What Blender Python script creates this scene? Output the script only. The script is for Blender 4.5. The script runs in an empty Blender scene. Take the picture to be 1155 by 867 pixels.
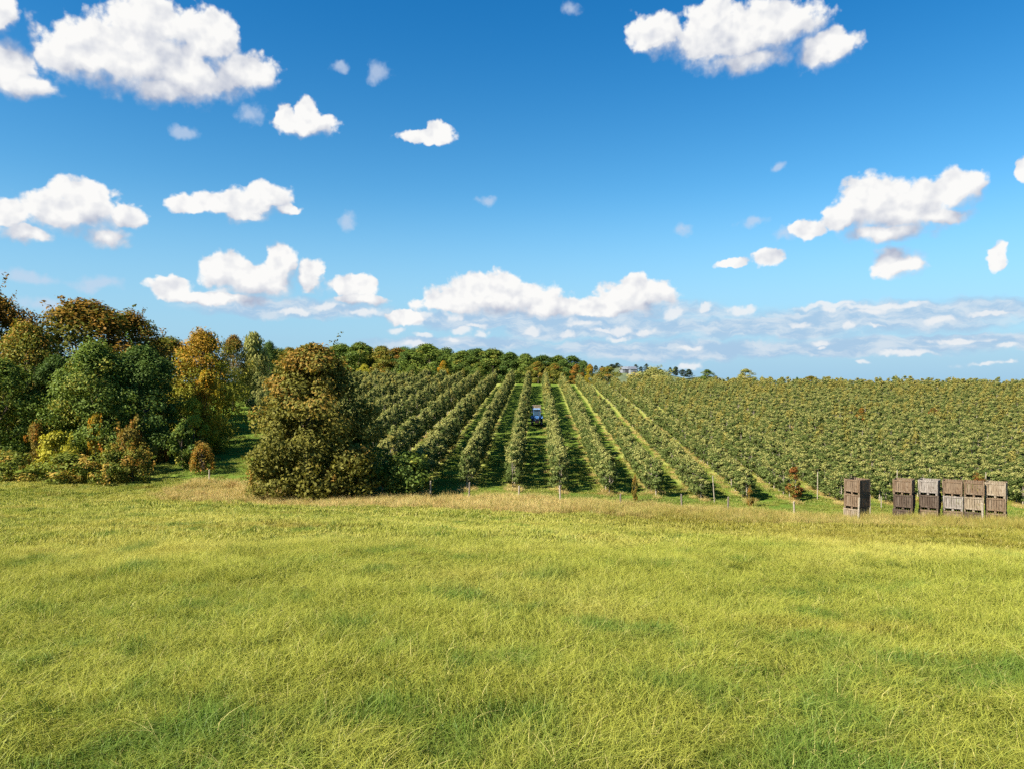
import bpy, bmesh, math, random
import numpy as np
from mathutils import Vector, Matrix, Euler

sc = bpy.context.scene
C = sc.collection
R = math.radians
rng = np.random.default_rng(7)
random.seed(7)

# ------------------------------------------------------------------ camera
F, CX, CY = 840.0, 577.5, 433.5          # focal length and centre in the photograph's pixels
cd = bpy.data.cameras.new('camera')
cd.sensor_width = 36.0
cd.lens = 36.0 * F / 1155.0
cd.clip_start, cd.clip_end = 0.1, 9000.0
cam = bpy.data.objects.new('camera', cd)
C.objects.link(cam)
cam.location = (0, 0, 0)
cam.rotation_euler = (R(90), 0, 0)
sc.camera = cam

# ------------------------------------------------------------------ sun, exposure
SUN_EL, SUN_SIDE = R(40), R(56)          # shadows run away from the camera and to the right
to_sun = Vector((-math.sin(SUN_SIDE) * math.cos(SUN_EL), -math.cos(SUN_SIDE) * math.cos(SUN_EL), math.sin(SUN_EL)))
ld = bpy.data.lights.new('sun', 'SUN')
ld.energy, ld.angle, ld.color = 5.0, R(0.5), (1.0, 0.92, 0.78)
sun = bpy.data.objects.new('sun', ld)
C.objects.link(sun)
sun.rotation_euler = (-to_sun).to_track_quat('-Z', 'Y').to_euler()
vs = sc.view_settings
vs.view_transform, vs.look, vs.exposure, vs.gamma, vs.use_curve_mapping = 'Standard', 'None', 1.5, 1.0, False
sc.cycles.max_bounces, sc.cycles.diffuse_bounces, sc.cycles.glossy_bounces = 4, 3, 1
sc.cycles.transmission_bounces, sc.cycles.transparent_max_bounces = 4, 4
sc.cycles.use_denoising = False
sc.cycles.caustics_reflective = sc.cycles.caustics_refractive = False

# ------------------------------------------------------------------ node helpers
class NT:
    def __init__(s, tree): s.t = tree
    def n(s, typ, **kw):
        nd = s.t.nodes.new(typ)
        for k, v in kw.items(): setattr(nd, k, v)
        return nd
    def put(s, sock, v):
        if isinstance(v, bpy.types.NodeSocket): s.t.links.new(v, sock)
        elif v is not None: sock.default_value = v
    def m(s, op, a, b=None, c=None, clamp=False):
        nd = s.n('ShaderNodeMath', operation=op, use_clamp=clamp)
        for i, v in enumerate((a, b, c)): s.put(nd.inputs[i], v)
        return nd.outputs[0]
    def vm(s, op, a, b=None, out=0):
        nd = s.n('ShaderNodeVectorMath', operation=op)
        s.put(nd.inputs[0], a); s.put(nd.inputs[1], b)
        return nd.outputs[out]
    def ramp(s, x, lo, hi, a=0.0, b=1.0, smooth=True):
        nd = s.n('ShaderNodeMapRange', interpolation_type='SMOOTHSTEP' if smooth else 'LINEAR')
        for i, v in enumerate((x, lo, hi, a, b)): s.put(nd.inputs[i], v)
        return nd.outputs[0]
    def mix(s, f, a, b, blend='MIX'):
        nd = s.n('ShaderNodeMix', data_type='RGBA', blend_type=blend)
        def col(v): return v if isinstance(v, bpy.types.NodeSocket) else (*v, 1.0)
        s.put(nd.inputs[0], f); s.put(nd.inputs[6], col(a)); s.put(nd.inputs[7], col(b))
        return nd.outputs[2]
    def noise(s, vec, scale, detail=3.0, rough=0.5, out=0):
        nd = s.n('ShaderNodeTexNoise')
        s.put(nd.inputs['Vector'], vec); nd.inputs['Scale'].default_value = scale
        nd.inputs['Detail'].default_value = detail; nd.inputs['Roughness'].default_value = rough
        return nd.outputs[out]
    def xyz(s, x, y, z):
        nd = s.n('ShaderNodeCombineXYZ')
        for i, v in enumerate((x, y, z)): s.put(nd.inputs[i], v)
        return nd.outputs[0]
    def sep(s, v):
        nd = s.n('ShaderNodeSeparateXYZ'); s.put(nd.inputs[0], v)
        return nd.outputs

# ------------------------------------------------------------------ sky with clouds
# cloud puffs: direction of the puff given by its place on the photograph, then turned into azimuth / elevation
PUFFS = [  # x, y, rx, ry
 (165,68,120,48),(205,85,100,30),(165,28,55,34),(90,62,62,34),(268,80,55,26),(235,45,45,34),(185,100,60,18),
 (8,75,42,34),(-5,15,32,30),(25,95,45,18),
 (830,45,95,32),(865,32,75,30),(738,40,38,24),(930,55,48,22),(840,70,60,16),(800,18,30,22),
 (345,141,44,15),(322,132,16,15),(345,129,18,17),
 (482,156,36,9),(495,150,17,13),
 (85,240,80,28),(92,220,42,22),(28,264,38,14),(122,268,30,15),(5,240,35,20),(145,244,28,18),
 (262,231,68,17),(298,222,38,18),(212,230,30,12),(275,245,30,11),(326,238,20,7),
 (285,318,65,26),(318,295,22,26),(258,303,36,22),(195,325,32,15),(350,312,17,27),(395,322,36,14),(405,338,38,9),(250,337,80,9),
 (560,337,98,24),(548,325,52,22),(508,341,48,15),(620,345,62,16),(715,337,54,24),(720,325,27,18),(690,347,70,13),(455,357,28,11),
 (1012,238,84,38),(1082,213,38,28),(985,228,52,35),(948,246,26,22),(1058,247,48,14),(1015,298,38,20),(1008,290,26,16),(1000,262,60,14),
 (910,260,22,13),(867,293,19,13),(825,296,22,7),(1124,290,14,17),(1160,192,16,16),
]
WISPS = [
 (427,84,17,15),(386,76,14,9),(203,151,22,9),(283,128,18,13),(393,250,15,13),(551,226,14,7),(110,320,42,12),(773,260,16,10),
 (885,265,22,10),(850,251,26,7),(880,186,10,7),(30,312,50,10),(60,345,60,12),(645,12,14,9),
]
BANKS = [
 (1000,358,230,20),(1080,352,130,16),(880,368,160,18),(700,368,150,16),(620,374,70,12),(540,362,90,12),(330,348,130,13),(960,392,260,13),
 (1090,384,120,9),(760,395,200,14),(520,388,120,10),(640,358,200,20),
]
_r = random.Random(12)
SMALL = [(475,356,20,8),(520,372,16,7),(512,357,14,9),(600,372,20,7),(640,378,14,6),(655,366,30,7),(700,372,26,7),(835,350,24,8),(760,354,22,9),(900,366,20,6),(955,368,12,6),(1000,346,70,5),(1080,384,60,5),
         (985,352,30,6),(930,345,50,5),(1120,352,40,5),(1060,362,30,6),(1020,400,50,5),(1110,412,40,5),(330,352,30,6),(405,352,34,7),(240,330,26,7),(372,345,30,6)]
SMALL += [(_r.uniform(440, 1150), _r.uniform(345, 415), _r.uniform(10, 28), _r.uniform(3.5, 6.5)) for _ in range(26)]
def azel(px, py):
    x, z = (px - CX) / F, (CY - py) / F
    return math.degrees(math.atan2(x, 1.0)), math.degrees(math.atan2(z, math.hypot(x, 1.0)))
def puff_group(name, puffs):
    g = bpy.data.node_groups.new(name, 'ShaderNodeTree')
    g.interface.new_socket('P', in_out='INPUT', socket_type='NodeSocketVector')
    g.interface.new_socket('V', in_out='OUTPUT', socket_type='NodeSocketFloat')
    t = NT(g)
    gi, go = t.n('NodeGroupInput'), t.n('NodeGroupOutput')
    acc = None
    for (x, y, rx, ry) in puffs:
        a, e = azel(x, y)
        k = 57.3 / F * math.cos(R(a))
        mp = t.n('ShaderNodeMapping', vector_type='TEXTURE')
        t.put(mp.inputs['Vector'], gi.outputs[0])
        mp.inputs['Location'].default_value = (a, e, 0)
        mp.inputs['Scale'].default_value = (rx * k * math.cos(R(a)) * 1.28, ry * k * 1.28, 1)
        gr = t.n('ShaderNodeTexGradient', gradient_type='SPHERICAL')
        t.put(gr.inputs[0], mp.outputs[0])
        v = gr.outputs['Fac']
        acc = v if acc is None else t.m('SMOOTH_MAX', acc, v, 0.08)
    t.put(go.inputs[0], acc)
    return g

w = bpy.data.worlds.new('World')
sc.world = w
w.use_nodes = True
w.cycles.sampling_method = 'MANUAL'
w.cycles.sample_map_resolution = 512
w.node_tree.nodes.clear()
T = NT(w.node_tree)
sky = T.n('ShaderNodeTexSky', sky_type='NISHITA')
sky.sun_disc = False
sky.sun_elevation = SUN_EL
sky.sun_rotation = math.atan2(to_sun.x, to_sun.y)
sky.altitude, sky.air_density, sky.dust_density, sky.ozone_density = 200, 1.0, 0.6, 2.6
hs = T.n('ShaderNodeHueSaturation')
hs.inputs['Saturation'].default_value = 1.30
hs.inputs['Value'].default_value = 1.0
hs.inputs['Hue'].default_value = 0.488
T.put(hs.inputs['Color'], sky.outputs[0])
SKYS = 0.060
skycol = T.vm('SCALE', hs.outputs[0]); skycol.node.inputs['Scale'].default_value = SKYS
tc = T.n('ShaderNodeTexCoord')
d = T.sep(T.vm('NORMALIZE', tc.outputs['Generated']))
az = T.m('MULTIPLY', T.m('ARCTAN2', d[0], d[1]), 57.29578)
el = T.m('MULTIPLY', T.m('ARCSINE', d[2]), 57.29578)
P = T.xyz(az, el, 0.0)
def warp(Pv, scale, amp):
    nz = T.noise(Pv, scale, 3.0, 0.55, out=1)
    return T.vm('ADD', Pv, T.vm('MULTIPLY', T.vm('SUBTRACT', nz, (0.5, 0.5, 0.5)), (amp, amp * 0.8, 0.0)))
Pw = warp(P, 0.55, 1.5)
Pw = warp(Pw, 2.2, 0.35)
UP = (-0.30, 0.42, 0.0)
Pu = T.vm('ADD', Pw, (-0.8, 1.5, 0.0))
def billow(Pv):
    a = T.noise(Pv, 0.80, 6.0, 0.60)
    v = T.n('ShaderNodeTexVoronoi', feature='SMOOTH_F1', voronoi_dimensions='2D'); T.put(v.inputs['Vector'], Pv)
    v.inputs['Scale'].default_value = 0.85
    v.inputs['Detail'].default_value = 2.0
    v.inputs['Roughness'].default_value = 0.55
    return T.m('ADD', T.m('SUBTRACT', a, 0.5), T.m('MULTIPLY', T.m('SUBTRACT', 0.42, v.outputs['Distance']), 0.5))
def lin(r, g, b): return tuple(v / 2 ** vs.exposure for v in (r, g, b))
CLOUD_LIT, CLOUD_SHADE = lin(0.97, 0.965, 0.95), lin(0.44, 0.49, 0.62)
def cloud_cell(a0, a1, e0, e1):
    """colour of one window of the sky: only the puffs that can reach into it are worked out there"""
    def pick(lst):
        out = []
        for p in lst:
            a, e = azel(p[0], p[1]); k = 57.3 / F * 1.3
            if a + p[2] * k + 1.6 > a0 and a - p[2] * k - 1.6 < a1 and e + p[3] * k + 2.2 > e0 and e - p[3] * k - 2.2 < e1: out.append(p)
        return out
    pp, ww, bb, ss = pick(PUFFS), pick(WISPS), pick(BANKS), pick(SMALL)
    if not (pp or ww or bb or ss): return None
    def grp(lst, v):
        nd = T.n('ShaderNodeGroup', node_tree=puff_group('puffs', lst)); T.put(nd.inputs[0], v); return nd.outputs[0]
    c = sky_low
    if bb:
        Pb = T.vm('MULTIPLY', Pw, (0.30, 1.0, 0.0))
        bn = T.noise(Pb, 0.75, 5.0, 0.58)
        fb = grp(bb, Pw)
        bd = T.m('ADD', T.m('SUBTRACT', T.m('MULTIPLY', fb, 1.3), 0.12), T.m('MULTIPLY', T.m('SUBTRACT', bn, 0.5), 1.3))
        bd = T.m('MULTIPLY', bd, T.ramp(fb, 0.0, 0.3))
        bn2 = T.noise(T.vm('ADD', Pb, (3.1, 7.7, 0.0)), 1.3, 4.0, 0.6)
        c = T.mix(T.m('MULTIPLY', T.ramp(bd, 0.0, 0.65), 0.85), c, T.mix(T.ramp(bn2, 0.40, 0.66), lin(0.40, 0.575, 0.78), lin(0.68, 0.76, 0.85)))
    if not (pp or ww or ss): return c
    b0 = billow(P)
    if ww:
        fw = grp(ww, Pw)
        wd = T.m('ADD', T.m('SUBTRACT', fw, 0.20), T.m('MULTIPLY', b0, 0.8))
        c = T.mix(T.m('MULTIPLY', T.m('MULTIPLY', T.ramp(wd, -0.08, 0.60), T.ramp(fw, 0.0, 0.25)), 0.62), c, lin(0.60, 0.69, 0.84))
    if ss:
        fs = grp(ss, Pw)
        sd = T.m('MULTIPLY', T.m('ADD', T.m('SUBTRACT', fs, 0.16), T.m('MULTIPLY', b0, 0.75)), T.ramp(fs, 0.0, 0.16))
        c = T.mix(T.m('MULTIPLY', T.ramp(sd, 0.0, 0.55), 0.80), c, T.mix(T.ramp(sd, 0.05, 0.40), lin(0.62, 0.72, 0.83), lin(0.90, 0.91, 0.92)))
    if pp:
        l0 = T.noise(P, 0.62, 2.5, 0.55)
        l1 = T.noise(T.vm('ADD', P, (-0.55, 0.75, 0.0)), 0.62, 2.5, 0.55)
        f0, f1 = grp(pp, Pw), grp(pp, Pu)
        dens = T.m('ADD', T.m('SUBTRACT', f0, 0.16), T.m('MULTIPLY', b0, 0.50))
        dens = T.m('MULTIPLY', dens, T.ramp(f0, 0.0, 0.14))
        core = T.m('SUBTRACT', f1, f0)                                  # more cloud above = underside
        lit = T.m('ADD', 0.54, T.m('MULTIPLY', T.m('SUBTRACT', l0, l1), 1.35))
        lit = T.m('ADD', lit, T.m('MULTIPLY', T.m('SUBTRACT', b0, billow(T.vm('ADD', P, UP))), 0.32))
        lit = T.m('SUBTRACT', lit, T.m('MULTIPLY', T.ramp(core, -0.30, 0.34, -0.42, 0.46, smooth=False), 1.0), clamp=True)
        edge = T.ramp(core, -0.20, 0.25, 0.22, 0.60)                    # crisp tops, soft undersides
        alpha = T.m('DIVIDE', T.m('ADD', dens, 0.01), edge, clamp=True)
        alpha = T.m('MULTIPLY', T.m('MULTIPLY', alpha, alpha), T.m('SUBTRACT', 3.0, T.m('MULTIPLY', alpha, 2.0)))
        c = T.mix(alpha, c, T.mix(lit, CLOUD_SHADE, CLOUD_LIT))
    return c
haze_low = T.ramp(el, -1.0, 15.0, 0.92, 0.0)
deep = T.mix(T.ramp(el, 6.0, 30.0), (0.90, 0.99, 1), (0.24, 0.72, 0.96))       # clear air: the sky deepens overhead
sky_low = T.mix(haze_low, T.mix(1.0, skycol, deep, 'MULTIPLY'), lin(0.31, 0.565, 0.81))
def between(v, lo, hi): return T.m('MULTIPLY', T.m('GREATER_THAN', v, lo), T.m('LESS_THAN', v, hi))
def background(c):
    nd = T.n('ShaderNodeBackground'); T.put(nd.inputs['Color'], c); return nd.outputs[0]
out_sky = background(sky_low)
AZ, EL = [-46, -24, -12, 0, 12, 24, 46], [-1.0, 4.5, 9.0, 15.0, 20.5, 34.0]
for a0, a1 in zip(AZ, AZ[1:]):
    for e0, e1 in zip(EL, EL[1:]):
        c = cloud_cell(a0, a1, e0, e1)
        if c is None: continue
        ms = T.n('ShaderNodeMixShader')
        T.put(ms.inputs[0], T.m('MULTIPLY', between(az, a0, a1), between(el, e0, e1)))
        T.put(ms.inputs[1], out_sky); T.put(ms.inputs[2], background(c))
        out_sky = ms.outputs[0]
wo = T.n('ShaderNodeOutputWorld')
T.put(wo.inputs[0], out_sky)

# ------------------------------------------------------------------ terrain
KY = [-400, -60, 0, 8, 15, 22, 30, 37, 43, 48, 56, 80, 110, 140, 165, 200, 400, 1000, 4000, 9000]
KZ = [20, 2.6, -1.7, -2.38, -3.02, -3.98, -5.30, -6.4, -7.0, -6.92, -6.25, -4.25, -2.05, -0.0, 0.15, -2.0, -16, -32, -70, -90]
_gy = np.arange(-400, 9001, 0.5)
_gz = np.interp(_gy, KY, KZ)
_k = np.exp(-0.5 * (np.arange(-24, 25) * 0.5 / 2.6) ** 2); _k /= _k.sum()
_gz = np.convolve(np.pad(_gz, 24, mode='edge'), _k, mode='valid')
def sst(x, a, b):
    t = np.clip((x - a) / (b - a), 0, 1); return t * t * (3 - 2 * t)
def ground_z(x, y):
    x = np.asarray(x, float); y = np.asarray(y, float)
    z = np.interp(y, _gy, _gz)
    tl = 0.038 * sst(y, 4, 38) * (1 - 0.72 * sst(y, 60, 140))
    sx = np.where(x > 0, 60 * np.tanh(x / 60), 0.45 * 60 * np.tanh(x / 60))
    z = z - tl * sx
    z = z + 0.10 * np.sin(x * 0.21 + 1.3) * np.sin(y * 0.17 + 0.4) * sst(y, 3, 12) + 0.04 * np.sin(x * 0.63 + y * 0.31) * sst(y, 2, 8)
    z = z - 0.28 * sst(x * 0.42 + (y - 13.0) * 1.0, 0, 7.0) * sst(x, -6, 6) * (1 - sst(y, 26, 40))
    return z
def gz(x, y): return float(ground_z(x, y))
def at(px, py):
    """where the sight line through a pixel of the photograph meets the ground"""
    dx, dz = (px - CX) / F, (CY - py) / F
    ys = np.arange(2.0, 240.0, 0.1)
    hit = np.nonzero(ground_z(dx * ys, ys) >= dz * ys)[0]
    y = ys[hit[0]] if len(hit) else 60.0
    return float(dx * y), float(y)
def px_at(px, Y): return (px - CX) / F * Y

TH = math.tan(R(1.9)); SP = 3.03; C1 = -1.5
def row_of(x, y): return x - TH * y
def row_start(c):
    """near end of an orchard row"""
    y = 47.6 + 0.028 * (c - C1)
    for yy in np.arange(48, 140, 0.5):
        if c + TH * yy > -15.0 - 0.42 * (yy - 50): return max(y, yy)
    return y
def fence_y(x): return float(np.interp(x, [-30, -18, -7.6, 0, 9, 16, 20, 30], [50.5, 48.5, 44.5, 43.6, 42.8, 42.0, 40.7, 39.5]))

def build_ground():
    def axis(lo, hi, step, outer_lo, outer_hi):
        a = list(np.arange(lo, hi + 1e-6, step))
        s = step; v = lo
        left = []
        while v > outer_lo: s *= 1.3; v -= s; left.append(v)
        s = step; v = hi; right = []
        while v < outer_hi: s *= 1.3; v += s; right.append(v)
        return np.array(left[::-1] + a + right)
    xs, ys = axis(-62, 100, 0.6, -5000, 5000), axis(-6, 150, 0.6, -390, 8500)
    X, Y = np.meshgrid(xs, ys)
    Z = ground_z(X, Y)
    n, m_ = X.shape
    co = np.stack([X, Y, Z], -1).reshape(-1, 3)
    i = np.arange(n * m_).reshape(n, m_)
    f = np.stack([i[:-1, :-1], i[:-1, 1:], i[1:, 1:], i[1:, :-1]], -1).reshape(-1, 4)
    me = raw_mesh('ground', co, f)
    x, y = co[:, 0], co[:, 1]
    fy = np.interp(x, [-30, -18, -7.6, 0, 9, 16, 20, 30, 60], [50.5, 48.5, 44.5, 43.6, 42.8, 42.0, 40.7, 39.5, 38])
    dry = sst(y, fy - 8.0, fy - 4.5) * (1 - sst(y, fy + 0.2, fy + 1.6))
    dry *= np.where(x < -22, 0.25, 1.0)
    orch = sst(y, fy + 0.4, fy + 1.4)
    brown = np.zeros_like(x)
    for (bx, by, rx, ry) in [(9, 22, 9, 4), (17, 20, 8, 3.5), (14, 27, 16, 5), (-11, 15.5, 5, 1.2), (2, 26, 10, 3), (-5, 27, 4, 1.2)]:
        brown = np.maximum(brown, np.exp(-(((x - bx) / rx) ** 2 + ((y - by) / ry) ** 2)))
    lane = (1 - sst(x, -15.5 - 0.42 * (y - 50), -14.5 - 0.42 * (y - 50))) * orch
    path = np.exp(-((x - np.interp(y, [30, 42, 50, 60], [-16, -21.5, -24.5, -26.5])) / 1.1) ** 2) * sst(y, 34, 44) * (1 - sst(y, 56, 62))
    for nme, arr in (('dry', dry), ('orch', orch), ('brown', brown), ('lane', lane), ('path', path)):
        a = me.attributes.new(nme, 'FLOAT', 'POINT'); a.data.foreach_set('value', arr.astype(np.float32))
    return me

def raw_mesh(name, co, faces, smooth=False):
    """mesh from numpy arrays; all faces have the same number of corners"""
    me = bpy.data.meshes.new(name)
    co = np.asarray(co, np.float32); faces = np.asarray(faces, np.int32)
    k = faces.shape[1] if len(faces) else 3
    me.vertices.add(len(co)); me.vertices.foreach_set('co', co.ravel())
    me.loops.add(faces.size); me.loops.foreach_set('vertex_index', faces.ravel())
    me.polygons.add(len(faces))
    me.polygons.foreach_set('loop_start', np.arange(0, faces.size, k, dtype=np.int32))
    me.update(calc_edges=True)
    if smooth: me.polygons.foreach_set('use_smooth', np.ones(len(faces), bool))
    return me

def obj(name, me, mat=None, parent=None, loc=None):
    o = bpy.data.objects.new(name, me)
    C.objects.link(o)
    if mat is not None and not me.materials: me.materials.append(mat)
    if parent is not None: o.parent = parent
    if loc is not None: o.location = loc
    return o
def tag(o, label=None, cat=None, group=None, kind=None):
    for k, v in (('label', label), ('category', cat), ('group', group), ('kind', kind)):
        if v: o[k] = v
    return o
def thing(name, label, cat, loc=(0, 0, 0), rz=0.0, group=None):
    o = bpy.data.objects.new(name, None)
    C.objects.link(o)
    o.empty_display_size = 0.2
    o.location = loc; o.rotation_euler = (0, 0, rz)
    return tag(o, label, cat, group)

# ------------------------------------------------------------------ materials
def mat(name):
    m = bpy.data.materials.new(name); m.use_nodes = True
    m.node_tree.nodes.clear()
    t = NT(m.node_tree)
    out = t.n('ShaderNodeOutputMaterial')
    return m, t, out
def plain(name, colr, rough=0.6, metal=0.0, var=0.25, scale=6.0, spec=0.5):
    m, t, out = mat(name)
    b = t.n('ShaderNodeBsdfPrincipled')
    tcn = t.n('ShaderNodeTexCoord')
    nz = t.noise(tcn.outputs['Object'], scale, 4.0, 0.6)
    c = t.mix(t.ramp(nz, 0.3, 0.7), [v * (1 - var) for v in colr], [min(1, v * (1 + var)) for v in colr])
    t.put(b.inputs['Base Color'], c)
    b.inputs['Roughness'].default_value = rough
    b.inputs['Metallic'].default_value = metal
    b.inputs['Specular IOR Level'].default_value = spec
    t.put(out.inputs[0], b.outputs[0])
    return m
def leaf_mat(name, dark, light, accent=None, acc=0.0, top=0.0, trans=0.30, gloss=0.008):
    """leaves: tone differs from leaf to leaf and clump to clump; an accent colour takes some clumps, more of them high up if top > 0"""
    m, t, out = mat(name)
    tone = t.n('ShaderNodeAttribute', attribute_name='tone').outputs['Fac']
    clump = t.n('ShaderNodeAttribute', attribute_name='clump').outputs['Fac']
    hgt = t.n('ShaderNodeAttribute', attribute_name='hgt').outputs['Fac']
    oi = t.n('ShaderNodeObjectInfo').outputs['Random']
    c = t.mix(t.m('ADD', t.m('MULTIPLY', tone, 0.6), t.m('MULTIPLY', clump, 0.4)), dark, light)
    c = t.mix(t.m('MULTIPLY', oi, 0.30), c, [v * 0.62 for v in dark])
    if accent is not None:
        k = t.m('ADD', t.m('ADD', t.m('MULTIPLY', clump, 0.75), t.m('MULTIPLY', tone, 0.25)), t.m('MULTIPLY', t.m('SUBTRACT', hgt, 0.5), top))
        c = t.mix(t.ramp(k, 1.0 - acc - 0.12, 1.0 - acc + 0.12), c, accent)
    df, tr, gl, lp = t.n('ShaderNodeBsdfDiffuse'), t.n('ShaderNodeBsdfTranslucent'), t.n('ShaderNodeBsdfGlossy'), t.n('ShaderNodeMixShader')
    t.put(df.inputs[0], c); t.put(tr.inputs[0], t.mix(1.0, c, (1.0, 1.0, 0.55), 'MULTIPLY'))
    gl.inputs['Roughness'].default_value = 0.55
    lp.inputs[0].default_value = trans
    t.put(lp.inputs[1], df.outputs[0]); t.put(lp.inputs[2], tr.outputs[0])
    mg = t.n('ShaderNodeMixShader'); mg.inputs[0].default_value = gloss
    t.put(mg.inputs[1], lp.outputs[0]); t.put(mg.inputs[2], gl.outputs[0])
    t.put(out.inputs[0], mg.outputs[0])
    return m

BARK = plain('bark', (0.11, 0.08, 0.055), 0.9, var=0.45, scale=9)
PALEBARK = plain('pale_bark', (0.24, 0.20, 0.15), 0.9, var=0.3, scale=12)
POSTWOOD = plain('post_wood', (0.25, 0.21, 0.155), 0.85, var=0.35, scale=14)
GREYPOST = plain('weathered_post', (0.13, 0.105, 0.08), 0.9, var=0.4, scale=14)

# ground
def ground_material():
    m, t, out = mat('turf')
    geo = t.n('ShaderNodeNewGeometry')
    Pp = geo.outputs['Position']
    at_ = lambda k: t.n('ShaderNodeAttribute', attribute_name=k).outputs['Fac']
    dry, orch, brown, lane, path = (at_(k) for k in ('dry', 'orch', 'brown', 'lane', 'path'))
    s = t.sep(Pp)
    big = t.noise(Pp, 0.16, 4.0, 0.6)
    mid = t.noise(Pp, 0.9, 4.0, 0.6)
    fine = t.noise(t.vm('MULTIPLY', Pp, (1.0, 0.45, 1.0)), 9.0, 4.0, 0.7)
    c = t.mix(t.ramp(big, 0.32, 0.68), (0.095, 0.110, 0.020), (0.170, 0.160, 0.030))
    c = t.mix(t.ramp(mid, 0.30, 0.72), t.mix(0.55, c, (0.085, 0.135, 0.018)), c)
    c = t.mix(t.m('MULTIPLY', t.m('MULTIPLY', brown, t.ramp(t.m('ADD', mid, t.m('MULTIPLY', fine, 0.4)), 0.5, 0.85)), 0.8), c, (0.25, 0.155, 0.035))
    cd_ = t.mix(t.ramp(mid, 0.3, 0.7), (0.46, 0.35, 0.12), (0.26, 0.25, 0.05))
    c = t.mix(t.m('MULTIPLY', dry, 0.85), c, cd_)
    # orchard alleys: mown green, pale dead strip along the foot of each row
    rowc = t.m('DIVIDE', t.m('SUBTRACT', t.m('SUBTRACT', s[0], t.m('MULTIPLY', s[1], TH)), C1), SP)
    fr = t.m('ABSOLUTE', t.m('SUBTRACT', t.m('FRACT', t.m('ADD', rowc, 0.5)), 0.5))
    strip = t.ramp(t.m('ADD', fr, t.m('MULTIPLY', t.m('SUBTRACT', mid, 0.5), 0.18)), 0.13, 0.24, 1.0, 0.0)
    alley = t.mix(t.ramp(mid, 0.3, 0.7), (0.095, 0.150, 0.024), (0.165, 0.215, 0.036))
    strip_c = t.mix(t.ramp(fine, 0.35, 0.65), (0.28, 0.29, 0.07), (0.38, 0.36, 0.10))
    far_row = t.ramp(s[1], 47.2, 48.6)
    ac = t.mix(t.m('MULTIPLY', t.m('MULTIPLY', strip, far_row), t.m('SUBTRACT', 0.85, t.m('MULTIPLY', lane, 0.85))), alley, strip_c)
    c = t.mix(orch, c, ac)
    c = t.mix(t.m('MULTIPLY', path, 0.6), c, (0.22, 0.24, 0.05))
    c = t.mix(t.m('MULTIPLY', t.ramp(fine, 0.35, 0.75, 1.0, 0.0), 0.5), c, t.mix(1.0, c, (0.45, 0.55, 0.5), 'MULTIPLY'))
    b = t.n('ShaderNodeBsdfDiffuse')
    t.put(b.inputs[0], c)
    bp = t.n('ShaderNodeBump'); bp.inputs['Strength'].default_value = 0.9; bp.inputs['Distance'].default_value = 0.10
    t.put(bp.inputs['Height'], fine); t.put(b.inputs['Normal'], bp.outputs[0])
    t.put(out.inputs[0], b.outputs[0])
    return m
g = obj('ground', build_ground(), ground_material())
g.data.polygons.foreach_set('use_smooth', np.ones(len(g.data.polygons), bool))
tag(g, kind='structure')

def grass_material(name, base, tip, dark, yellow, dryc, dry_amt=0.12, patch=0.20):
    m, t, out = mat(name)
    geo = t.n('ShaderNodeNewGeometry')
    Pp = t.vm('MULTIPLY', geo.outputs['Position'], (1.0, 1.0, 0.0))
    h = t.n('ShaderNodeAttribute', attribute_name='hgt').outputs['Fac']
    tone = t.n('ShaderNodeAttribute', attribute_name='tone').outputs['Fac']
    big = t.m('ADD', t.noise(Pp, patch, 4.0, 0.62), t.ramp(t.sep(Pp)[1], 4.0, 14.0, -0.07, 0.05))
    mid = t.m('ADD', t.noise(Pp, 0.85, 3.0, 0.6), t.ramp(t.sep(Pp)[1], 3.5, 9.0, 0.06, -0.02))
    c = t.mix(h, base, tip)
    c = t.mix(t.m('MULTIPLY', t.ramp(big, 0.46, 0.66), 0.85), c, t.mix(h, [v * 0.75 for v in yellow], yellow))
    c = t.mix(t.m('MULTIPLY', t.ramp(mid, 0.50, 0.68), 0.75), c, dark)
    streak = t.noise(t.vm('MULTIPLY', Pp, (0.10, 0.42, 0.0)), 1.0, 3.0, 0.6)
    c = t.mix(t.m('MULTIPLY', t.ramp(streak, 0.55, 0.72), 0.6), c, t.mix(h, (0.16, 0.095, 0.018), (0.36, 0.25, 0.05)))
    px_ = t.sep(Pp)
    slope_ = t.m('MULTIPLY', t.m('MULTIPLY', t.ramp(px_[0], 0.0, 9.0), t.ramp(px_[1], 13.0, 17.0)), t.ramp(px_[1], 40.0, 46.0, 1.0, 0.0))
    c = t.mix(t.m('MULTIPLY', slope_, t.ramp(t.m('ADD', mid, t.m('MULTIPLY', streak, 0.8)), 0.70, 1.05, 0.40, 0.92)), c, t.mix(h, (0.11, 0.085, 0.014), (0.315, 0.265, 0.040)))
    c = t.mix(t.ramp(tone, 1.0 - dry_amt, 1.0 - dry_amt + 0.02), c, dryc)
    c = t.mix(t.m('MULTIPLY', tone, 0.35), c, t.mix(1.0, c, (0.55, 0.62, 0.5), 'MULTIPLY'))
    df, tr, lp = t.n('ShaderNodeBsdfDiffuse'), t.n('ShaderNodeBsdfTranslucent'), t.n('ShaderNodeMixShader')
    t.put(df.inputs[0], c); t.put(tr.inputs[0], t.mix(1.0, c, (1.0, 1.0, 0.6), 'MULTIPLY'))
    lp.inputs[0].default_value = 0.34
    t.put(lp.inputs[1], df.outputs[0]); t.put(lp.inputs[2], tr.outputs[0])
    gl = t.n('ShaderNodeBsdfGlossy'); gl.inputs['Roughness'].default_value = 0.5
    mg = t.n('ShaderNodeMixShader'); mg.inputs[0].default_value = 0.012
    t.put(mg.inputs[1], lp.outputs[0]); t.put(mg.inputs[2], gl.outputs[0])
    t.put(out.inputs[0], mg.outputs[0])
    return m

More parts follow.
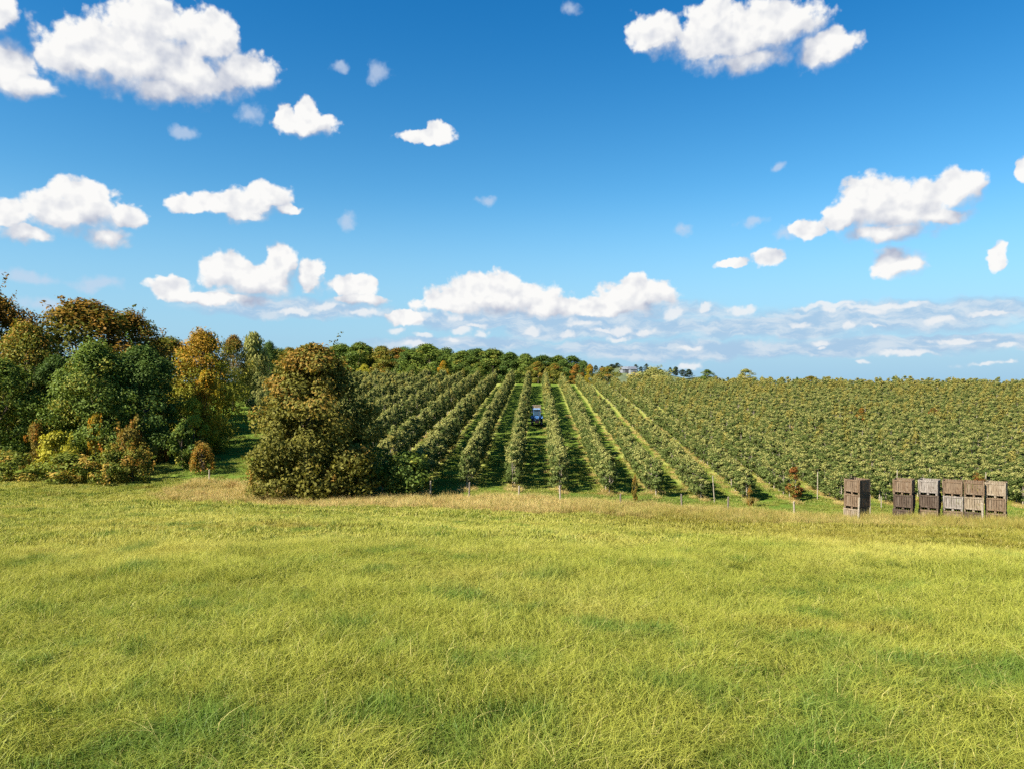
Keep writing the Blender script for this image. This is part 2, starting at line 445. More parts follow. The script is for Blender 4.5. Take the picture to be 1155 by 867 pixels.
# ------------------------------------------------------------------ scattering: one object whose mesh holds a few patterns and the points they are set on
def scatter(name, protos, pts, rot, scl, idx, mats):
    """protos: list of (co, quads, face material index, {attr: per-face values})"""
    co = [np.asarray(pts, np.float32)]
    kind = [np.full(len(pts), -1, np.int32)]
    faces, fm, attrs = [], [], {}
    off = len(pts)
    for k, (c_, q_, m_, a_) in enumerate(protos):
        co.append(c_); kind.append(np.full(len(c_), k, np.int32)); faces.append(q_ + off); off += len(c_)
        fm.append(np.broadcast_to(m_, len(q_)))
        for n_, v_ in a_.items(): attrs.setdefault(n_, []).append(v_)
    me = raw_mesh(name, np.concatenate(co), np.concatenate(faces))
    for m_ in mats: me.materials.append(m_)
    me.polygons.foreach_set('material_index', np.concatenate(fm).astype(np.int32))
    for n_, v_ in attrs.items():
        a = me.attributes.new(n_, 'FLOAT', 'FACE'); a.data.foreach_set('value', np.concatenate(v_).astype(np.float32))
    N = len(me.vertices); n = len(pts)
    a = me.attributes.new('kind', 'INT', 'POINT'); a.data.foreach_set('value', np.concatenate(kind))
    def vec(nm, v):
        full = np.zeros((N, 3), np.float32); full[:n] = v
        a = me.attributes.new(nm, 'FLOAT_VECTOR', 'POINT'); a.data.foreach_set('vector', full.ravel())
    vec('spin', rot); vec('size', scl)
    full = np.zeros(N, np.int32); full[:n] = idx
    a = me.attributes.new('pick', 'INT', 'POINT'); a.data.foreach_set('value', full)
    o = obj(name, me)
    ng = bpy.data.node_groups.new(name + '_scatter', 'GeometryNodeTree')
    ng.interface.new_socket('Geometry', in_out='INPUT', socket_type='NodeSocketGeometry')
    ng.interface.new_socket('Geometry', in_out='OUTPUT', socket_type='NodeSocketGeometry')
    L = ng.links.new
    gi, go = ng.nodes.new('NodeGroupInput'), ng.nodes.new('NodeGroupOutput')
    def attr(nm, dt):
        q = ng.nodes.new('GeometryNodeInputNamedAttribute'); q.data_type = dt; q.inputs['Name'].default_value = nm
        return q.outputs['Attribute']
    def equal(sock, v):
        q = ng.nodes.new('FunctionNodeCompare'); q.data_type = 'INT'; q.operation = 'EQUAL'
        L(sock, q.inputs[2]); q.inputs[3].default_value = v
        return q.outputs[0]
    kn, sp, sz, pk = attr('kind', 'INT'), attr('spin', 'FLOAT_VECTOR'), attr('size', 'FLOAT_VECTOR'), attr('pick', 'INT')
    er = ng.nodes.new('FunctionNodeEulerToRotation'); L(sp, er.inputs[0])
    jn = ng.nodes.new('GeometryNodeJoinGeometry')
    def separate(v):
        s_ = ng.nodes.new('GeometryNodeSeparateGeometry'); s_.domain = 'POINT'
        L(gi.outputs[0], s_.inputs[0]); L(equal(kn, v), s_.inputs[1])
        return s_.outputs[0]
    ps = separate(-1)
    for k in range(len(protos)):
        ip = ng.nodes.new('GeometryNodeInstanceOnPoints')
        L(ps, ip.inputs['Points']); L(equal(pk, k), ip.inputs['Selection']); L(separate(k), ip.inputs['Instance'])
        L(er.outputs[0], ip.inputs['Rotation']); L(sz, ip.inputs['Scale'])
        L(ip.outputs[0], jn.inputs[0])
    L(jn.outputs[0], go.inputs[0])
    md = o.modifiers.new('scatter', 'NODES'); md.node_group = ng
    return o

def tuft(seed, n, rad, h0, h1, wid, lean=0.5, segs=3):
    """grass blades standing in a round patch: co, quads, 0, per-face height and tone"""
    r = np.random.default_rng(seed)
    a = r.uniform(0, 2 * np.pi, n); q = rad * np.sqrt(r.uniform(0, 1, n))
    bx, by = q * np.cos(a), q * np.sin(a)
    H = r.uniform(h0, h1, n) * (0.75 + 0.25 * (1 - q / rad))
    ld_ = r.uniform(0, 2 * np.pi, n) * 0.75 + 0.2
    ln = H * np.abs(r.normal(lean, lean * 0.5, n))
    wd = wid * r.uniform(0.6, 1.3, n)
    fa = r.uniform(0, np.pi, n)
    co, fc, hg, tn = [], [], [], []
    tone = r.uniform(0, 1, n)
    base = 0
    rows = []
    for s_ in range(segs + 1):
        t_ = s_ / segs
        ww = wd * (1 - t_ ** 1.6) * 0.5 + 0.0004
        px_ = bx + np.cos(ld_) * ln * t_ ** 1.8; py_ = by + np.sin(ld_) * ln * t_ ** 1.8
        pz_ = H * t_ * (1 - 0.25 * t_ * np.clip(ln / H, 0, 1.5)) - 0.02 * (s_ == 0)
        rows.append(np.stack([px_ - np.cos(fa) * ww, py_ - np.sin(fa) * ww, pz_], -1))
        rows.append(np.stack([px_ + np.cos(fa) * ww, py_ + np.sin(fa) * ww, pz_], -1))
    co = np.stack(rows, 1).reshape(-1, 3)
    k = 2 * (segs + 1)
    b0_ = np.arange(n) * k
    for s_ in range(segs):
        fc.append(np.stack([b0_ + 2 * s_, b0_ + 2 * s_ + 1, b0_ + 2 * s_ + 3, b0_ + 2 * s_ + 2], -1))
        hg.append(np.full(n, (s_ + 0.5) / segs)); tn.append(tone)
    return co, np.concatenate(fc), 0, {'hgt': np.concatenate(hg), 'tone': np.concatenate(tn)}

def in_view_points(y0, y1, per_m2, margin=1.5):
    A = 0.70 * (y1 * y1 - y0 * y0) + 2 * margin * (y1 - y0)
    n = int(A * per_m2)
    y = np.sqrt(rng.uniform(y0 * y0, y1 * y1, n)); x = rng.uniform(-1, 1, n) * (0.70 * y + margin)
    return x, y

MEADOW = grass_material('meadow_blades', (0.062, 0.105, 0.012), (0.435, 0.430, 0.070), (0.085, 0.170, 0.026), (0.50, 0.455, 0.100), (0.54, 0.46, 0.16), 0.06)  # dark base colour paints in shade between blades; yellow tips are their own
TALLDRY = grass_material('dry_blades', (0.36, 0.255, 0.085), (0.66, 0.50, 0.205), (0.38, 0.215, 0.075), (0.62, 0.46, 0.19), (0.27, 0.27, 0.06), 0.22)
LAWN = grass_material('alley_blades', (0.095, 0.145, 0.018), (0.235, 0.290, 0.048), (0.120, 0.185, 0.030), (0.32, 0.33, 0.058), (0.44, 0.40, 0.13), 0.08)

def make_meadow():
    protos = [tuft(11, 440, 0.36, 0.06, 0.17, 0.0040, 0.9), tuft(12, 440, 0.36, 0.08, 0.24, 0.0038, 1.2), tuft(13, 400, 0.36, 0.05, 0.13, 0.0044, 0.7),
              tuft(14, 420, 0.45, 0.09, 0.17, 0.012, 0.6, 2), tuft(15, 420, 0.45, 0.08, 0.16, 0.012, 0.8, 2), tuft(16, 420, 0.75, 0.10, 0.18, 0.024, 0.6, 2),
              tuft(17, 90, 0.16, 0.05, 0.11, 0.020, 1.3), tuft(18, 70, 0.10, 0.16, 0.30, 0.0048, 0.5), tuft(19, 420, 0.34, 0.05, 0.12, 0.0042, 1.9)]
    xs, ys, ix = [], [], []
    for y0, y1, den, pick in ((2.2, 7.5, 21, (0, 1, 2)), (7.5, 13, 17, (0, 1, 2)), (13, 24, 9, (3, 4)), (24, 52, 2.6, (5,))):
        x, y = in_view_points(y0, y1, den)
        xs.append(x); ys.append(y); ix.append(rng.choice(pick, len(x)))
    for y0, y1, den, pick in ((2.2, 14, 1.6, (6, 7)), (2.2, 12, 5.0, (8,))):         # broad leaved weeds, taller tussocks, flattened grass
        x, y = in_view_points(y0, y1, den)
        k_ = np.sin(x * 0.83 + 1.7 * np.sin(y * 0.5)) * np.sin(y * 0.71 + 0.4) + rng.normal(0, 0.3, len(x)) > 0.1
        xs.append(x[k_]); ys.append(y[k_]); ix.append(rng.choice(pick, int(k_.sum())))
    x, y, ix = np.concatenate(xs), np.concatenate(ys), np.concatenate(ix)
    fy = np.array([fence_y(v) for v in x])
    keep = y < np.where(x < -19, fy + 0.5, fy - 6.0 - 2.5 * np.abs(rng.normal(0, 1.0, len(fy))))
    x, y, ix = x[keep], y[keep], ix[keep]
    n = len(x)
    lump = 0.85 + 0.35 * np.sin(x * 1.1 + 0.7 * np.sin(y * 0.9)) * np.sin(y * 0.8 + 0.6 * np.sin(x * 0.7))
    s = lump * rng.uniform(0.75, 1.25, n)
    rot = np.stack([rng.normal(0, 0.10, n), rng.normal(0, 0.10, n) + 0.06, rng.uniform(0, 6.28, n)], -1)
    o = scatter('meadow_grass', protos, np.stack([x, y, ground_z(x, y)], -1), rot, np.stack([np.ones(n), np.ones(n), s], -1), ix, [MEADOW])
    tag(o, 'long yellow green grass covering the sloping meadow in front', 'grass', kind='stuff')

def make_dry_strip():
    protos = [tuft(21, 150, 0.30, 0.30, 0.62, 0.012, 0.35), tuft(22, 130, 0.35, 0.25, 0.75, 0.012, 0.5), tuft(23, 160, 0.30, 0.20, 0.45, 0.014, 0.6)]
    n = 4300
    x = rng.uniform(-21, 34, n)
    fy = np.array([fence_y(v) for v in x])
    y = fy + 0.3 - 8.0 * rng.uniform(0, 1, n) ** 1.35 + rng.normal(0, 0.4, n)
    hole = (np.sin(x * 0.9 + 2) * np.sin(y * 1.7) > 0.75) | (rng.uniform(0, 1, n) > 1.25 - 0.10 * np.clip(fy - y, 0, 9))
    x, y = x[~hole], y[~hole]
    ex, ey = [], []
    for c in C1 + SP * np.arange(-6, 14):                    # uncut dry tufts under the first trees of each row
        ys_ = row_start(c)
        m_ = 10
        yy = ys_ + rng.uniform(-0.9, 0.9, m_); ex.append(c + TH * yy + rng.normal(0, 0.28, m_)); ey.append(yy)
        m_ = 60
        yy = ys_ + rng.uniform(0.5, 42, m_); ex.append(c + TH * yy + rng.normal(-0.25, 0.30, m_)); ey.append(yy)
    n0 = len(x)
    x, y = np.concatenate([x] + ex), np.concatenate([y] + ey)
    n = len(x)
    s = rng.uniform(0.55, 1.2, n); s[n0:] *= 0.55
    s *= np.where((x > 19) & (y < 45), 1.25, 1.0) * np.where(x < -6, 0.85, 1.0)
    rot = np.stack([rng.normal(0, 0.12, n), rng.normal(0.05, 0.12, n), rng.uniform(0, 6.28, n)], -1)
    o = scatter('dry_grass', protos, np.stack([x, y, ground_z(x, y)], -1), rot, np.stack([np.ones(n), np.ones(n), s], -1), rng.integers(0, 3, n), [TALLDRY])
    tag(o, 'tall straw coloured grass left uncut along the fence line', 'grass', kind='stuff')

def make_lawn():
    protos = [tuft(31, 260, 0.55, 0.05, 0.12, 0.022, 0.7, 2), tuft(32, 260, 0.55, 0.05, 0.14, 0.022, 0.8, 2)]
    n = 5200
    y = 42 + 34 * rng.uniform(0, 1, n) ** 1.35
    x = rng.uniform(-1, 1, n) * (0.72 * y)
    fy = np.array([fence_y(v) for v in x])
    keep = (y > fy + 0.3) & (x > -24 - 0.42 * (y - 50))
    x, y = x[keep], y[keep]; n = len(x)
    rot = np.stack([rng.normal(0, 0.08, n), rng.normal(0, 0.08, n), rng.uniform(0, 6.28, n)], -1)
    s = rng.uniform(0.7, 1.3, n)
    o = scatter('alley_grass', protos, np.stack([x, y, ground_z(x, y)], -1), rot, np.stack([np.ones(n), np.ones(n), s], -1), rng.integers(0, 2, n), [LAWN])
    tag(o, 'short mown green grass in the alleys between the apple rows', 'grass', kind='stuff')

# ------------------------------------------------------------------ trees
def tube(pts, rads, sides=6):
    """tapered tube along points: co, quads"""
    pts = np.asarray(pts, float); k = len(pts)
    co = []
    for i in range(k):
        dv = pts[min(i + 1, k - 1)] - pts[max(i - 1, 0)]
        dv = dv / (np.linalg.norm(dv) + 1e-9)
        u = np.cross(dv, (0.31, 0.95, 0.05)); u /= np.linalg.norm(u) + 1e-9
        v = np.cross(dv, u)
        an = np.arange(sides) * 2 * np.pi / sides
        co.append(pts[i] + rads[i] * (np.cos(an)[:, None] * u + np.sin(an)[:, None] * v))
    co = np.concatenate(co)
    f = []
    for i in range(k - 1):
        for j in range(sides):
            j2 = (j + 1) % sides
            f.append((i * sides + j, i * sides + j2, (i + 1) * sides + j2, (i + 1) * sides + j))
    return co, np.array(f)
def join(parts):
    co, fs, off = [], [], 0
    for c, f in parts:
        co.append(c); fs.append(f + off); off += len(c)
    return np.concatenate(co), np.concatenate(fs)

PROFILES = {
    'round': ([0, 0.12, 0.3, 0.5, 0.7, 0.88, 1.0], [0.45, 0.78, 0.98, 1.0, 0.88, 0.58, 0.12]),
    'full':  ([0, 0.06, 0.2, 0.45, 0.7, 0.88, 1.0], [0.80, 0.95, 1.0, 0.95, 0.82, 0.55, 0.12]),
    'egg':   ([0, 0.1, 0.3, 0.55, 0.8, 0.92, 1.0], [0.80, 0.95, 1.0, 0.96, 0.76, 0.54, 0.12]),
    'spindle': ([0, 0.08, 0.25, 0.5, 0.8, 0.93, 1.0], [0.5, 0.92, 1.0, 0.92, 0.68, 0.42, 0.1]),
    'drape': ([0, 0.2, 0.5, 0.8, 1.0], [0.8, 1.0, 0.95, 0.8, 0.2]),
}
def tree_geo(seed, H, W, z0, profile, nclump, nleaf, leaf, csize=0.16, trunk_r=0.18, limbs=8, droop=0.0, lump=0.22, spiky=0):
    """(trunk co, faces), (leaf co, quads, attrs): leaves gathered in clumps through the crown's volume, limbs reaching into clumps"""
    r = np.random.default_rng(seed)
    px_, py_ = PROFILES[profile]
    ch = H - z0
    ph = r.uniform(0, 6.28, 6)
    t = r.uniform(0, 1, nclump)
    t = np.where(r.uniform(0, 1, nclump) < 0.12, 1 - 0.12 * r.uniform(0, 1, nclump), t)
    ang = r.uniform(0, 2 * np.pi, nclump)
    rad = W / 2 * np.interp(t, px_, py_)
    rad *= 1 + lump * (np.sin(2 * ang + ph[0] + 3 * t) * 0.5 + np.sin(3 * ang + ph[1] - 5 * t) * 0.5 + 0.5 * np.sin(5 * ang + 9 * t + ph[2]))
    q = np.clip(r.uniform(0.15, 1, nclump) ** 0.45, 0, 1)
    cs = csize * W * r.uniform(0.55, 1.2, nclump)
    q = q * np.clip(rad - cs * 0.55, 0.02 * W, None)
    cc = np.stack([q * np.cos(ang), q * np.sin(ang), z0 + ch * (0.02 + 0.93 * t)], -1)
    cc[:, :2] += r.normal(0, 0.02 * W, 2)
    wgt = cs ** 2 / (cs ** 2).sum()
    ci = r.choice(nclump, nleaf, p=wgt)
    dv = r.normal(0, 1, (nleaf, 3)); dv /= np.linalg.norm(dv, axis=1)[:, None]
    rr = cs[ci] * r.uniform(0.25, 1.08, nleaf) ** 0.55
    pos = cc[ci] + dv * rr[:, None] * np.array([1, 1, 0.72])
    if droop: pos[:, 2] -= droop * r.uniform(0, 1, nleaf) ** 1.5 * cs[ci]
    if spiky:
        sp_ = r.choice(nclump, spiky)
        for k_ in sp_:
            top_ = cc[k_] + np.array([0, 0, cs[k_] * 0.5])
            m_ = np.nonzero(ci == k_)[0][:40]
            dr = np.array([np.cos(ang[k_]) * 0.6, np.sin(ang[k_]) * 0.6, r.uniform(0.4, 1.2)])
            pos[m_] = top_ + dr * (r.uniform(0, 1, (len(m_), 1)) * cs[k_] * 1.5) + r.normal(0, leaf * 0.5, (len(m_), 3))
    axis_ = pos - np.array([0, 0, z0 + ch * 0.45]); axis_ /= np.linalg.norm(axis_, axis=1)[:, None] + 1e-9
    nrm = 0.55 * dv + 0.45 * axis_ + r.normal(0, 0.55, (nleaf, 3)) + np.array([0, 0, 0.35])
    nrm /= np.linalg.norm(nrm, axis=1)[:, None] + 1e-9
    a = np.cross(nrm, r.normal(0, 1, (nleaf, 3))); a /= np.linalg.norm(a, axis=1)[:, None] + 1e-9
    if droop: a = a * 0.4 + np.array([0, 0, -1.0]); a /= np.linalg.norm(a, axis=1)[:, None]
    b = np.cross(nrm, a)
    sz = leaf * r.uniform(0.65, 1.25, nleaf)[:, None]
    fold = nrm * sz * 0.16
    co = np.stack([pos - a * sz * 0.5, pos + b * sz * 0.32 + fold, pos + a * sz * 0.55, pos - b * sz * 0.32 + fold], 1).reshape(-1, 3)
    co[:, 2] = np.maximum(co[:, 2], 0.03)
    quads = np.arange(nleaf * 4).reshape(-1, 4)
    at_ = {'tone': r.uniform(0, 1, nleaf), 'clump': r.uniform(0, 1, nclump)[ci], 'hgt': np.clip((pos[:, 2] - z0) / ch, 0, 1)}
    parts = []
    bend = r.normal(0, 0.02 * W, 2)
    tt = np.array([0, 0.06, 0.3, 0.6, 0.9])
    axis_pts = np.stack([bend[0] * np.sin(tt * 3), bend[1] * np.sin(tt * 3), tt * H - 0.05], -1)
    parts.append(tube(axis_pts, trunk_r * np.array([1.35, 1.0, 0.8, 0.48, 0.12]), 8))
    for k_ in r.choice(nclump, min(limbs, nclump), replace=False):
        zt = np.clip(cc[k_][2] * r.uniform(0.45, 0.75), z0 * 0.6, H * 0.8)
        p0 = np.array([np.interp(zt, axis_pts[:, 2], axis_pts[:, 0]), np.interp(zt, axis_pts[:, 2], axis_pts[:, 1]), zt])
        p2 = cc[k_]; p1 = (p0 + p2) / 2 + np.array([0, 0, -0.04 * H])
        r0 = trunk_r * (0.42 * (1 - 0.6 * zt / H))
        parts.append(tube([p0, p1, p2], [r0, r0 * 0.65, r0 * 0.2], 5))
    return join(parts), (co, quads, at_)
def leaf_mesh(name, geo):
    co, q, at_ = geo
    me = raw_mesh(name, co, q)
    for n_, v_ in at_.items():
        a = me.attributes.new(n_, 'FLOAT', 'FACE'); a.data.foreach_set('value', v_.astype(np.float32))
    return me
def tree_proto(name, **kw):
    tg, lg = tree_geo(**kw)
    return raw_mesh(name + '_trunk', *tg, smooth=True), leaf_mesh(name + '_crown', lg), kw['H'], kw['W']

def plant(proto, name, label, cat, px, top_y, Y, width_px, lm, group=None, bark=None, rz=None, base_z=None, parts=('trunk', 'crown'), depth=None, X=None):
    """a tree or bush standing on the ground: px and top_y from the photograph at distance Y"""
    tm, cm, H, W = proto
    x = px_at(px, Y) if X is None else X
    zb = gz(x, Y) if base_z is None else base_z
    h = (CY - top_y) / F * Y - zb
    wx = width_px / F * Y
    th = thing(name, label, cat, (x, Y, zb - 0.03), rng.uniform(0, 6.28) if rz is None else rz, group)
    s = (wx / W, (wx if depth is None else depth) / W, h / H)
    for nm, me, mt in ((parts[0], tm, bark or BARK), (parts[1], cm, lm)):
        o = obj(nm, me, mt, th)
        o.scale = s
        o.material_slots[0].link = 'OBJECT'; o.material_slots[0].material = mt
    return th

# palettes
L_GREEN = leaf_mat('leaf_green', (0.061, 0.104, 0.017), (0.189, 0.238, 0.044), (0.268, 0.232, 0.037), 0.14)
L_DARK = leaf_mat('leaf_dark_green', (0.041, 0.081, 0.017), (0.128, 0.183, 0.039))
L_OLIVE = leaf_mat('leaf_olive', (0.098, 0.112, 0.017), (0.250, 0.238, 0.041), (0.293, 0.159, 0.027), 0.22, 0.3)
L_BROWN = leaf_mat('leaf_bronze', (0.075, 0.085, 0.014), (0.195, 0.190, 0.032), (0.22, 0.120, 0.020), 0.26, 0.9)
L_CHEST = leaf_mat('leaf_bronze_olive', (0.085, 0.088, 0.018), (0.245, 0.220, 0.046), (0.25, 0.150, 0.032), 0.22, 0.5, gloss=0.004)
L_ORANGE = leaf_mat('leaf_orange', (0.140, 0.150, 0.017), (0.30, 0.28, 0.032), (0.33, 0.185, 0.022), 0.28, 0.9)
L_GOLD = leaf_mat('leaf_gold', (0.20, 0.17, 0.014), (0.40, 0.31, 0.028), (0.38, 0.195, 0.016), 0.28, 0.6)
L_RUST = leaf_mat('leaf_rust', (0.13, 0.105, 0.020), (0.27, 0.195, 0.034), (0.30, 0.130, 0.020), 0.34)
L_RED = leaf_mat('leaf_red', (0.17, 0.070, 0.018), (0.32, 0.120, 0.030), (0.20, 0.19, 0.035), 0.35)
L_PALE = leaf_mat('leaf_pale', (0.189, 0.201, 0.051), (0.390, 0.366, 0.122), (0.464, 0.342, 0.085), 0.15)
L_APPLE = leaf_mat('leaf_apple', (0.055, 0.088, 0.019), (0.185, 0.220, 0.062), (0.28, 0.275, 0.085), 0.26, 0.8, trans=0.22, gloss=0.008)  # yellowish accent towards the crown top paints in the sunlit row tops
L_BUSH = leaf_mat('leaf_bramble', (0.104, 0.134, 0.022), (0.250, 0.275, 0.044), (0.354, 0.232, 0.044), 0.30)
L_YELLOW = leaf_mat('leaf_yellow_green', (0.232, 0.226, 0.020), (0.439, 0.390, 0.044))
L_FAR = leaf_mat('leaf_far_haze_tint', (0.030, 0.050, 0.030), (0.060, 0.085, 0.050))  # distance haze put into the leaf colour as a bluish tint

BROAD = [tree_proto('broad', seed=s, H=11, W=9, z0=0.7, profile='full', nclump=150, nleaf=24000, leaf=0.22, csize=0.12, trunk_r=0.24, limbs=16, lump=0.26, spiky=10) for s in (41, 42, 43)]
ROUND = [tree_proto('round', seed=s, H=9, W=7.5, z0=0.2, profile='full', nclump=85, nleaf=9000, leaf=0.30, csize=0.13, trunk_r=0.16, limbs=10, lump=0.36) for s in (51, 52, 53)]
CHEST = tree_proto('chestnut', seed=66, H=8.8, W=7.0, z0=0.25, profile='egg', nclump=210, nleaf=42000, leaf=0.20, csize=0.125, trunk_r=0.22, limbs=20, lump=0.28, spiky=14)
WILLOW = tree_proto('willow', seed=62, H=9, W=4.0, z0=0.6, profile='drape', nclump=60, nleaf=5500, leaf=0.42, csize=0.2, trunk_r=0.16, limbs=8, droop=1.6)
BUSH = [tree_proto('bush', seed=s, H=2.2, W=3.2, z0=0.12, profile='full', nclump=50, nleaf=4200, leaf=0.15, csize=0.14, trunk_r=0.03, limbs=14, lump=0.3, spiky=8) for s in (71, 72, 73)]
SPARSE = tree_proto('sapling', seed=75, H=2.4, W=2.6, z0=0.15, profile='round', nclump=34, nleaf=1900, leaf=0.20, csize=0.13, trunk_r=0.03, limbs=14, lump=0.3, spiky=8)

# ---- the wood on the left
plant(BROAD[0], 'tree', 'tall bronze brown tree cut off by the left edge of the photo', 'tree', -12, 329, 61, 125, L_BROWN, 'trees of the wood')
plant(BROAD[1], 'tree', 'olive tree between the bronze tree at the edge and the tallest wide tree', 'tree', 36, 365, 58, 112, L_OLIVE, 'trees of the wood')
plant(BROAD[2], 'tree', 'tallest wide tree of the wood with an orange brown ragged top', 'tree', 98, 340, 66, 185, L_BROWN, 'trees of the wood')
plant(BROAD[1], 'tree', 'mid green tree standing in front of the ragged orange brown tree', 'tree', 108, 386, 55, 116, L_GREEN, 'trees of the wood')
plant(BROAD[0], 'tree', 'very dark green tree beside the orange maple, its foot in deep shade', 'tree', 160, 390, 57, 108, L_DARK, 'trees of the wood')
plant(BROAD[2], 'tree', 'low dark green tree standing at the left edge above the bramble bank', 'tree', 0, 405, 54, 110, L_GREEN, 'trees of the wood')
plant(BROAD[0], 'tree', 'yellow green tree whose top shows behind the dark green tree and the maple', 'tree', 188, 380, 78, 110, L_OLIVE, 'trees of the wood')
plant(BROAD[1], 'tree', 'orange topped maple standing above the small golden tree', 'maple', 232, 373, 63, 96, L_ORANGE, 'trees of the wood')
plant(ROUND[0], 'tree', 'small golden yellow tree in front of the orange topped maple', 'tree', 233, 419, 60, 48, L_GOLD, 'trees of the wood')
plant(ROUND[1], 'tree', 'green and yellow leaved young tree under the small golden tree', 'tree', 218, 448, 58, 38, L_YELLOW, 'trees of the wood')
plant(BROAD[2], 'tree', 'brown orange tree between the maple and the pale drooping tree', 'tree', 263, 379, 90, 48, L_BROWN, 'trees of the wood')
plant(WILLOW, 'willow_tree', 'slender pale willow with hanging branches at the end of the grass lane', 'willow', 286, 371, 122, 30, L_PALE)
plant(BROAD[1], 'tree', 'dark green tree just right of the pale willow', 'tree', 303, 386, 128, 34, L_DARK, 'trees of the wood')
plant(ROUND[2], 'tree', 'olive tree half hidden behind the big bronze tree at its left', 'tree', 326, 393, 132, 36, L_OLIVE, 'trees of the wood')
plant(BROAD[1], 'tree', 'bronze topped tree joining the right side of the tallest wide tree', 'tree', 140, 352, 70, 100, L_BROWN, 'trees of the wood')
plant(BROAD[2], 'tree', 'shaded green tree filling the gap between the olive tree and the mid green tree', 'tree', 62, 402, 57, 80, L_DARK, 'trees of the wood')
# scrub along the foot of the wood
SCRUB = 'bushes along the foot of the wood'
for args in (
    (BUSH[0], 'yellow green rounded bush at the foot of the wood, second from the left', 66, 488, 50.5, 60, L_YELLOW),
    (BUSH[1], 'rusty orange bush at the foot of the dark green tree', 146, 481, 51.5, 52, L_RUST),
    (BUSH[2], 'brown twiggy bush under the mid green tree, left of the yellow bush', 40, 478, 52.5, 36, L_RUST),
    (BUSH[0], 'thin yellow brown bush between the yellow green bush and the rusty one', 108, 470, 52, 26, L_GOLD),
    (BUSH[1], 'olive bush below the rusty orange bush, touching the mown path', 150, 505, 48.8, 46, L_OLIVE),
    (BUSH[2], 'wide green bramble mound at the left edge of the photo', 12, 510, 48.5, 70, L_BUSH),
    (BUSH[0], 'green brown bramble mound below the yellow green bush', 72, 512, 48, 80, L_BUSH),
    (BUSH[1], 'low bramble mound between the yellow bush and the path', 122, 508, 48.2, 60, L_BUSH),
    (SPARSE, 'fresh green shrub with open twigs beside the clipped hedge', 206, 478, 54, 38, L_GREEN)):
    pr, lb, px, ty, Y, wp, lm_ = args
    plant(pr, 'bush', lb, 'bush', px, ty, Y, wp, lm_, SCRUB, parts=('stems', 'foliage'))
# small russet bush deep in the wood's edge
plant(BUSH[2], 'bush', 'small rusty bush glimpsed in the shade under the dark green tree', 'bush', 184, 470, 56, 18, L_RUST, SCRUB, parts=('stems', 'foliage'))
# trimmed hedge running away beside the lane
def make_hedge():
    r = np.random.default_rng(5)
    n = 5200
    Lh, wd, ht = 7.5, 1.5, 1.75
    u = r.uniform(0, 1, n); a = r.uniform(0, np.pi, n)
    rr = 1 - 0.22 * r.uniform(0, 1, n) ** 2
    pos = np.stack([np.cos(a) * wd / 2 * rr, (u - 0.5) * Lh, np.where(np.sin(a) > 0.75, np.sin(a), np.sin(a) * 1.05) * ht * rr], -1)
    e_ = r.uniform(0, 1, n) < 0.22
    q_ = r.uniform(0, 1, n) ** 0.5
    pos[e_, 0] *= q_[e_]; pos[e_, 2] *= q_[e_]; pos[e_, 1] = np.sign(pos[e_, 1]) * Lh / 2
    pos += r.normal(0, 0.07, (n, 3))
    nr = np.stack([np.cos(a), r.normal(0, 0.3, n), np.sin(a)], -1) + r.normal(0, 0.5, (n, 3)); nr /= np.linalg.norm(nr, axis=1)[:, None]
    aa = np.cross(nr, r.normal(0, 1, (n, 3))); aa /= np.linalg.norm(aa, axis=1)[:, None]; bb = np.cross(nr, aa)
    s = 0.15 * r.uniform(0.6, 1.2, n)[:, None]
    co = np.stack([pos - aa * s * 0.5, pos + bb * s * 0.35, pos + aa * s * 0.5, pos - bb * s * 0.35], 1).reshape(-1, 3)
    me = leaf_mesh('hedge_foliage', (co, np.arange(n * 4).reshape(-1, 4), {'tone': r.uniform(0, 1, n), 'clump': r.uniform(0, 1, n), 'hgt': np.clip(pos[:, 2] / ht, 0, 1)}))
    X, Y = px_at(227, 55), 55.0
    th = thing('hedge', 'clipped brownish hedge running away beside the grass lane', 'hedge', (X, Y, gz(X, Y) - 0.05), R(24))
    obj('foliage', me, L_RUST, th)
    sticks = [tube([(r.normal(0, 0.1), y_, -0.05), (r.normal(0, 0.2), y_ + r.normal(0, 0.2), 1.6)], [0.03, 0.01], 5) for y_ in np.linspace(-3.5, 3.5, 16)]
    obj('stems', raw_mesh('hedge_stems', *join(sticks)), BARK, th)
make_hedge()

# ---- the big tree in front of the orchard and its companions
plant(CHEST, 'tree', 'big bronze leaved tree standing alone in front of the orchard rows', 'tree', 350, 389, 44.6, 138, L_CHEST, rz=2.4)
plant(BUSH[0], 'bush', 'low leafy bush at the fence, right of the big bronze tree', 'bush', 458, 511, 45.3, 84, L_GREEN, 'bushes around the big bronze tree', parts=('stems', 'foliage'))
plant(SPARSE, 'bush', 'upright green bush touching the right side of the big bronze tree', 'bush', 408, 500, 45.0, 88, L_GREEN, 'bushes around the big bronze tree', parts=('stems', 'foliage'), rz=2.2)
plant(BUSH[1], 'bush', 'spreading bush under the left side of the big bronze tree', 'bush', 306, 520, 44.0, 58, L_CHEST, 'bushes around the big bronze tree', parts=('stems', 'foliage'))
plant(BUSH[2], 'bush', 'spreading low bush under the middle of the big bronze tree', 'bush', 362, 531, 43.6, 64, L_CHEST, 'bushes around the big bronze tree', parts=('stems', 'foliage'))

